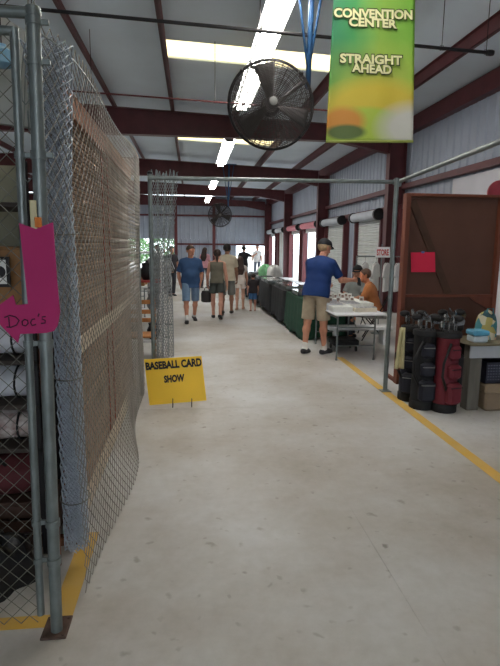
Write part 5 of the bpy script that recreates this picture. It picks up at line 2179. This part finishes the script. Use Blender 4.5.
ps = at(33, 215, AY)
b.box((ps.x - 0.012, AY + 0.0042, ps.z - 0.2), (ps.x + 0.012, AY + 0.011, ps.z + 0.055), 0.001)
solo(b, 'paint_stick', mat('bare_wood', (206, 196, 160), 0.7), 'pale wooden paint stick behind the top of the pink arrow', 'stick')
# floor goods
b = MB()
t = thing('duffel_bag', (-1.15, 2.95, 0.0), 'dark maroon duffel bag on the crate under the lowest shelf', 'bag')
b.grid(lambda u, v: (-1.45 + 0.62 * v, 2.95 + 0.17 * (1 - 0.3 * abs(2 * v - 1) ** 4) * math.cos(2 * math.pi * u), 0.42 + 0.13 * (1 - 0.3 * abs(2 * v - 1) ** 4) * math.sin(2 * math.pi * u)), 18, 12)
b.build('bag_body', mat('maroon_canvas', (86, 38, 42), 0.8, 0, 0.15, 8), t, smooth=True)
b = MB()
b.tube([(-1.25, 2.82, 0.5), (-1.22, 2.78, 0.56), (-1.05, 2.78, 0.56), (-1.02, 2.82, 0.5)], 0.01, 6)
b.build('handle', M_BLACK, t, smooth=True)
t = thing('wooden_crate', (-1.15, 2.95, 0), 'dark stained wooden crate under the duffel bag', 'crate')
for k in range(3):
    for y in (2.79, 3.09):
        b = MB()
        b.box((-1.5, y, 0.02 + k * 0.09), (-0.8, y + 0.015, 0.09 + k * 0.09), 0.002)
        b.build('side_slat', mat('dark_stained_wood', (72, 52, 44), 0.75), t)
for x in (-1.5, -0.83):
    b = MB()
    b.box((x, 2.806, 0), (x + 0.03, 3.09, 0.285), 0.002)
    b.build('end_board', mat('dark_stained_wood', (72, 52, 44), 0.75), t)
b = MB()
b.box((-1.47, 2.806, 0.265), (-0.83, 3.09, 0.285), 0.002)
b.build('lid', mat('dark_stained_wood', (72, 52, 44), 0.75), t)
hb_ = heap('rubbish_bag', (-0.98, 2.52, 0.0), 0.16, mat('black_bin_liner', (24, 24, 26), 0.35), 'shiny black bin bag on the floor just inside the gate', 'bag', 0.6, 1.5)
t = thing('timber_post', (-0.71, 2.62, 0), 'reddish timber leaning upright in the gap between the gate pipe and thick post', 'timber')
b = MB()
b.box((-0.755, 2.62, 0.0), (-0.705, 2.65, 1.55), 0.004)
b.build('timber', mat('red_brown_timber', (116, 66, 48), 0.75, 0, 0.2, 4, stretch=(4, 4, 0.6)), t)

# ================================================================== stalls beyond the gateway on the left
rack(-0.62, 9.6, -0.62, 11.2, 1.62, 'clothes rack of dark and patterned clothes past the mesh curtain')
M_PAT = mat('black_white_print', (70, 68, 72), 0.9, 0, 0.6, 16, col2=(190, 188, 186))
for k in range(7):
    garment(-0.62, 9.75 + 0.21 * k, 1.6, (M_PAT, M_BLACK, M_GREYC, M_BLACK, M_PAT, M_BLACK, M_LIN)[k],
            ('patterned shirt nearest on the rack past the mesh curtain', 'black shirt second on the rack past the mesh curtain', 'grey shirt third on the rack past the mesh curtain', 'black shirt fourth on the rack, behind the grey shirt', 'patterned shirt fifth on the rack past the mesh curtain', 'black shirt sixth on the rack past the mesh curtain', 'white shirt hanging last on the rack past the mesh curtain')[k], 'shirts on the left rack', 0.42, 0.7, 0.25)
M_ORW = mat('orange_wood', (176, 118, 66), 0.6, 0, 0.2, 4, stretch=(4, 4, 0.6))
t = thing('wooden_chair', (-0.72, 7.35, 0), 'honey coloured wooden chair behind the mesh curtain', 'chair')
b = MB()
b.box((-0.93, 7.15, 0.43), (-0.51, 7.55, 0.46), 0.008)
b.build('seat', M_ORW, t)
for x in (-0.91, -0.55):
    for y in (7.17, 7.51):
        b = MB()
        b.box((x, y, 0), (x + 0.035, y + 0.035, 0.43 if y < 7.4 else 0.95), 0.004)
        b.build('leg', M_ORW, t)
for z in (0.6, 0.72, 0.86):
    b = MB()
    b.box((-0.875, 7.515, z), (-0.55, 7.535, z + 0.06), 0.004)
    b.build('back_slat', M_ORW, t)
t = thing('display_shelf', (-0.72, 7.95, 0), 'red and white market shelf just beyond the mesh curtain', 'shelf unit')
for x in (-1.03, -0.45):
    b = MB()
    b.box((x, 7.75, 0), (x + 0.03, 8.15, 1.6), 0.004)
    b.build('side_panel', M_WHITE, t)
for z, mm in ((0.25, M_WHITE), (0.7, M_WHITE), (1.15, mat('red_shelf', (164, 62, 58), 0.6)), (1.57, M_WHITE)):
    b = MB()
    b.box((-1.0, 7.75, z), (-0.45, 8.15, z + 0.03), 0.004)
    b.build('shelf', mm, t)
for k, (x, z, mm) in enumerate(((-0.84, 0.28, M_GREY), (-0.58, 0.28, M_DARK), (-0.84, 0.73, M_WHITE), (-0.58, 0.73, M_GREY), (-0.66, 1.18, M_DARK))):
    t = thing('jar', (x, 7.95, z), ('grey pot on the bottom left of the market shelf', 'dark pot on the bottom right of the market shelf', 'white pot on the middle left of the market shelf', 'grey pot on the middle right of the market shelf', 'dark pot on the red shelf')[k], 'pot', 'pots on the market shelf')
    b = MB()
    b.lathe((x, 7.95, z), [(0.06, 0), (0.09, 0.05), (0.1, 0.14), (0.07, 0.2), (0.075, 0.23)], 14)
    b.build('pot_body', mm, t, smooth='auto')
    b = MB()
    b.lathe((x, 7.95, z + 0.231), [(0.078, 0), (0.078, 0.012), (0.02, 0.03), (0.02, 0.05)], 14)
    b.build('lid', mm, t, smooth='auto')
trestle(-1.75, -1.0, 12.2, 14.0, 0.74, 'white folding table of stacked boxes among the left stalls')
for k in range(3):
    carton(-1.3 + 0.02 * k, 12.6 + 0.5 * k, 0.74, 0.4, 0.36, 0.26, ('cardboard box nearest on the left stall table', 'cardboard box in the middle of the left stall table', 'cardboard box farthest on the left stall table')[k], 'boxes on the left stall table')
# bushes out in the yard beyond the far opening
def bush(x, y, h, label, seed):
    rr = random.Random(seed)
    t = thing('bush', (x, y, -0.18), label, 'bush', 'bushes in the yard')
    st = MB()
    for k in range(4):
        a = k * 1.6
        st.tube([(x, y, -0.18), (x + 0.3 * math.cos(a), y + 0.3 * math.sin(a), h * .6)], 0.04, 6)
    st.build('stem', M_WOOD, t)
    b = MB()
    for k in range(900):
        a, e, r_ = rr.uniform(0, 6.28), rr.uniform(-1, 1), rr.uniform(.4, 1) ** .5
        c = V((x + h * .5 * r_ * math.cos(a) * math.sqrt(1 - e * e), y + h * .5 * r_ * math.sin(a) * math.sqrt(1 - e * e), h * .55 + h * .45 * e * r_))
        d1 = V((rr.uniform(-1, 1), rr.uniform(-1, 1), rr.uniform(-1, 1))).normalized() * 0.14
        d2 = d1.orthogonal().normalized() * 0.06
        b.add([c - d1, c + d2, c + d1, c - d2], [(0, 1, 2, 3)])
    b.build('leaves', mat('leaf_green', (92, 128, 78), 0.7, 0, 0.25, 4), t)


bush(-4.2, 42, 2.4, 'green bush outside the far opening, further left', 1)
bush(-2.2, 44, 2.8, 'green bush outside the far opening, beside the red post', 2)
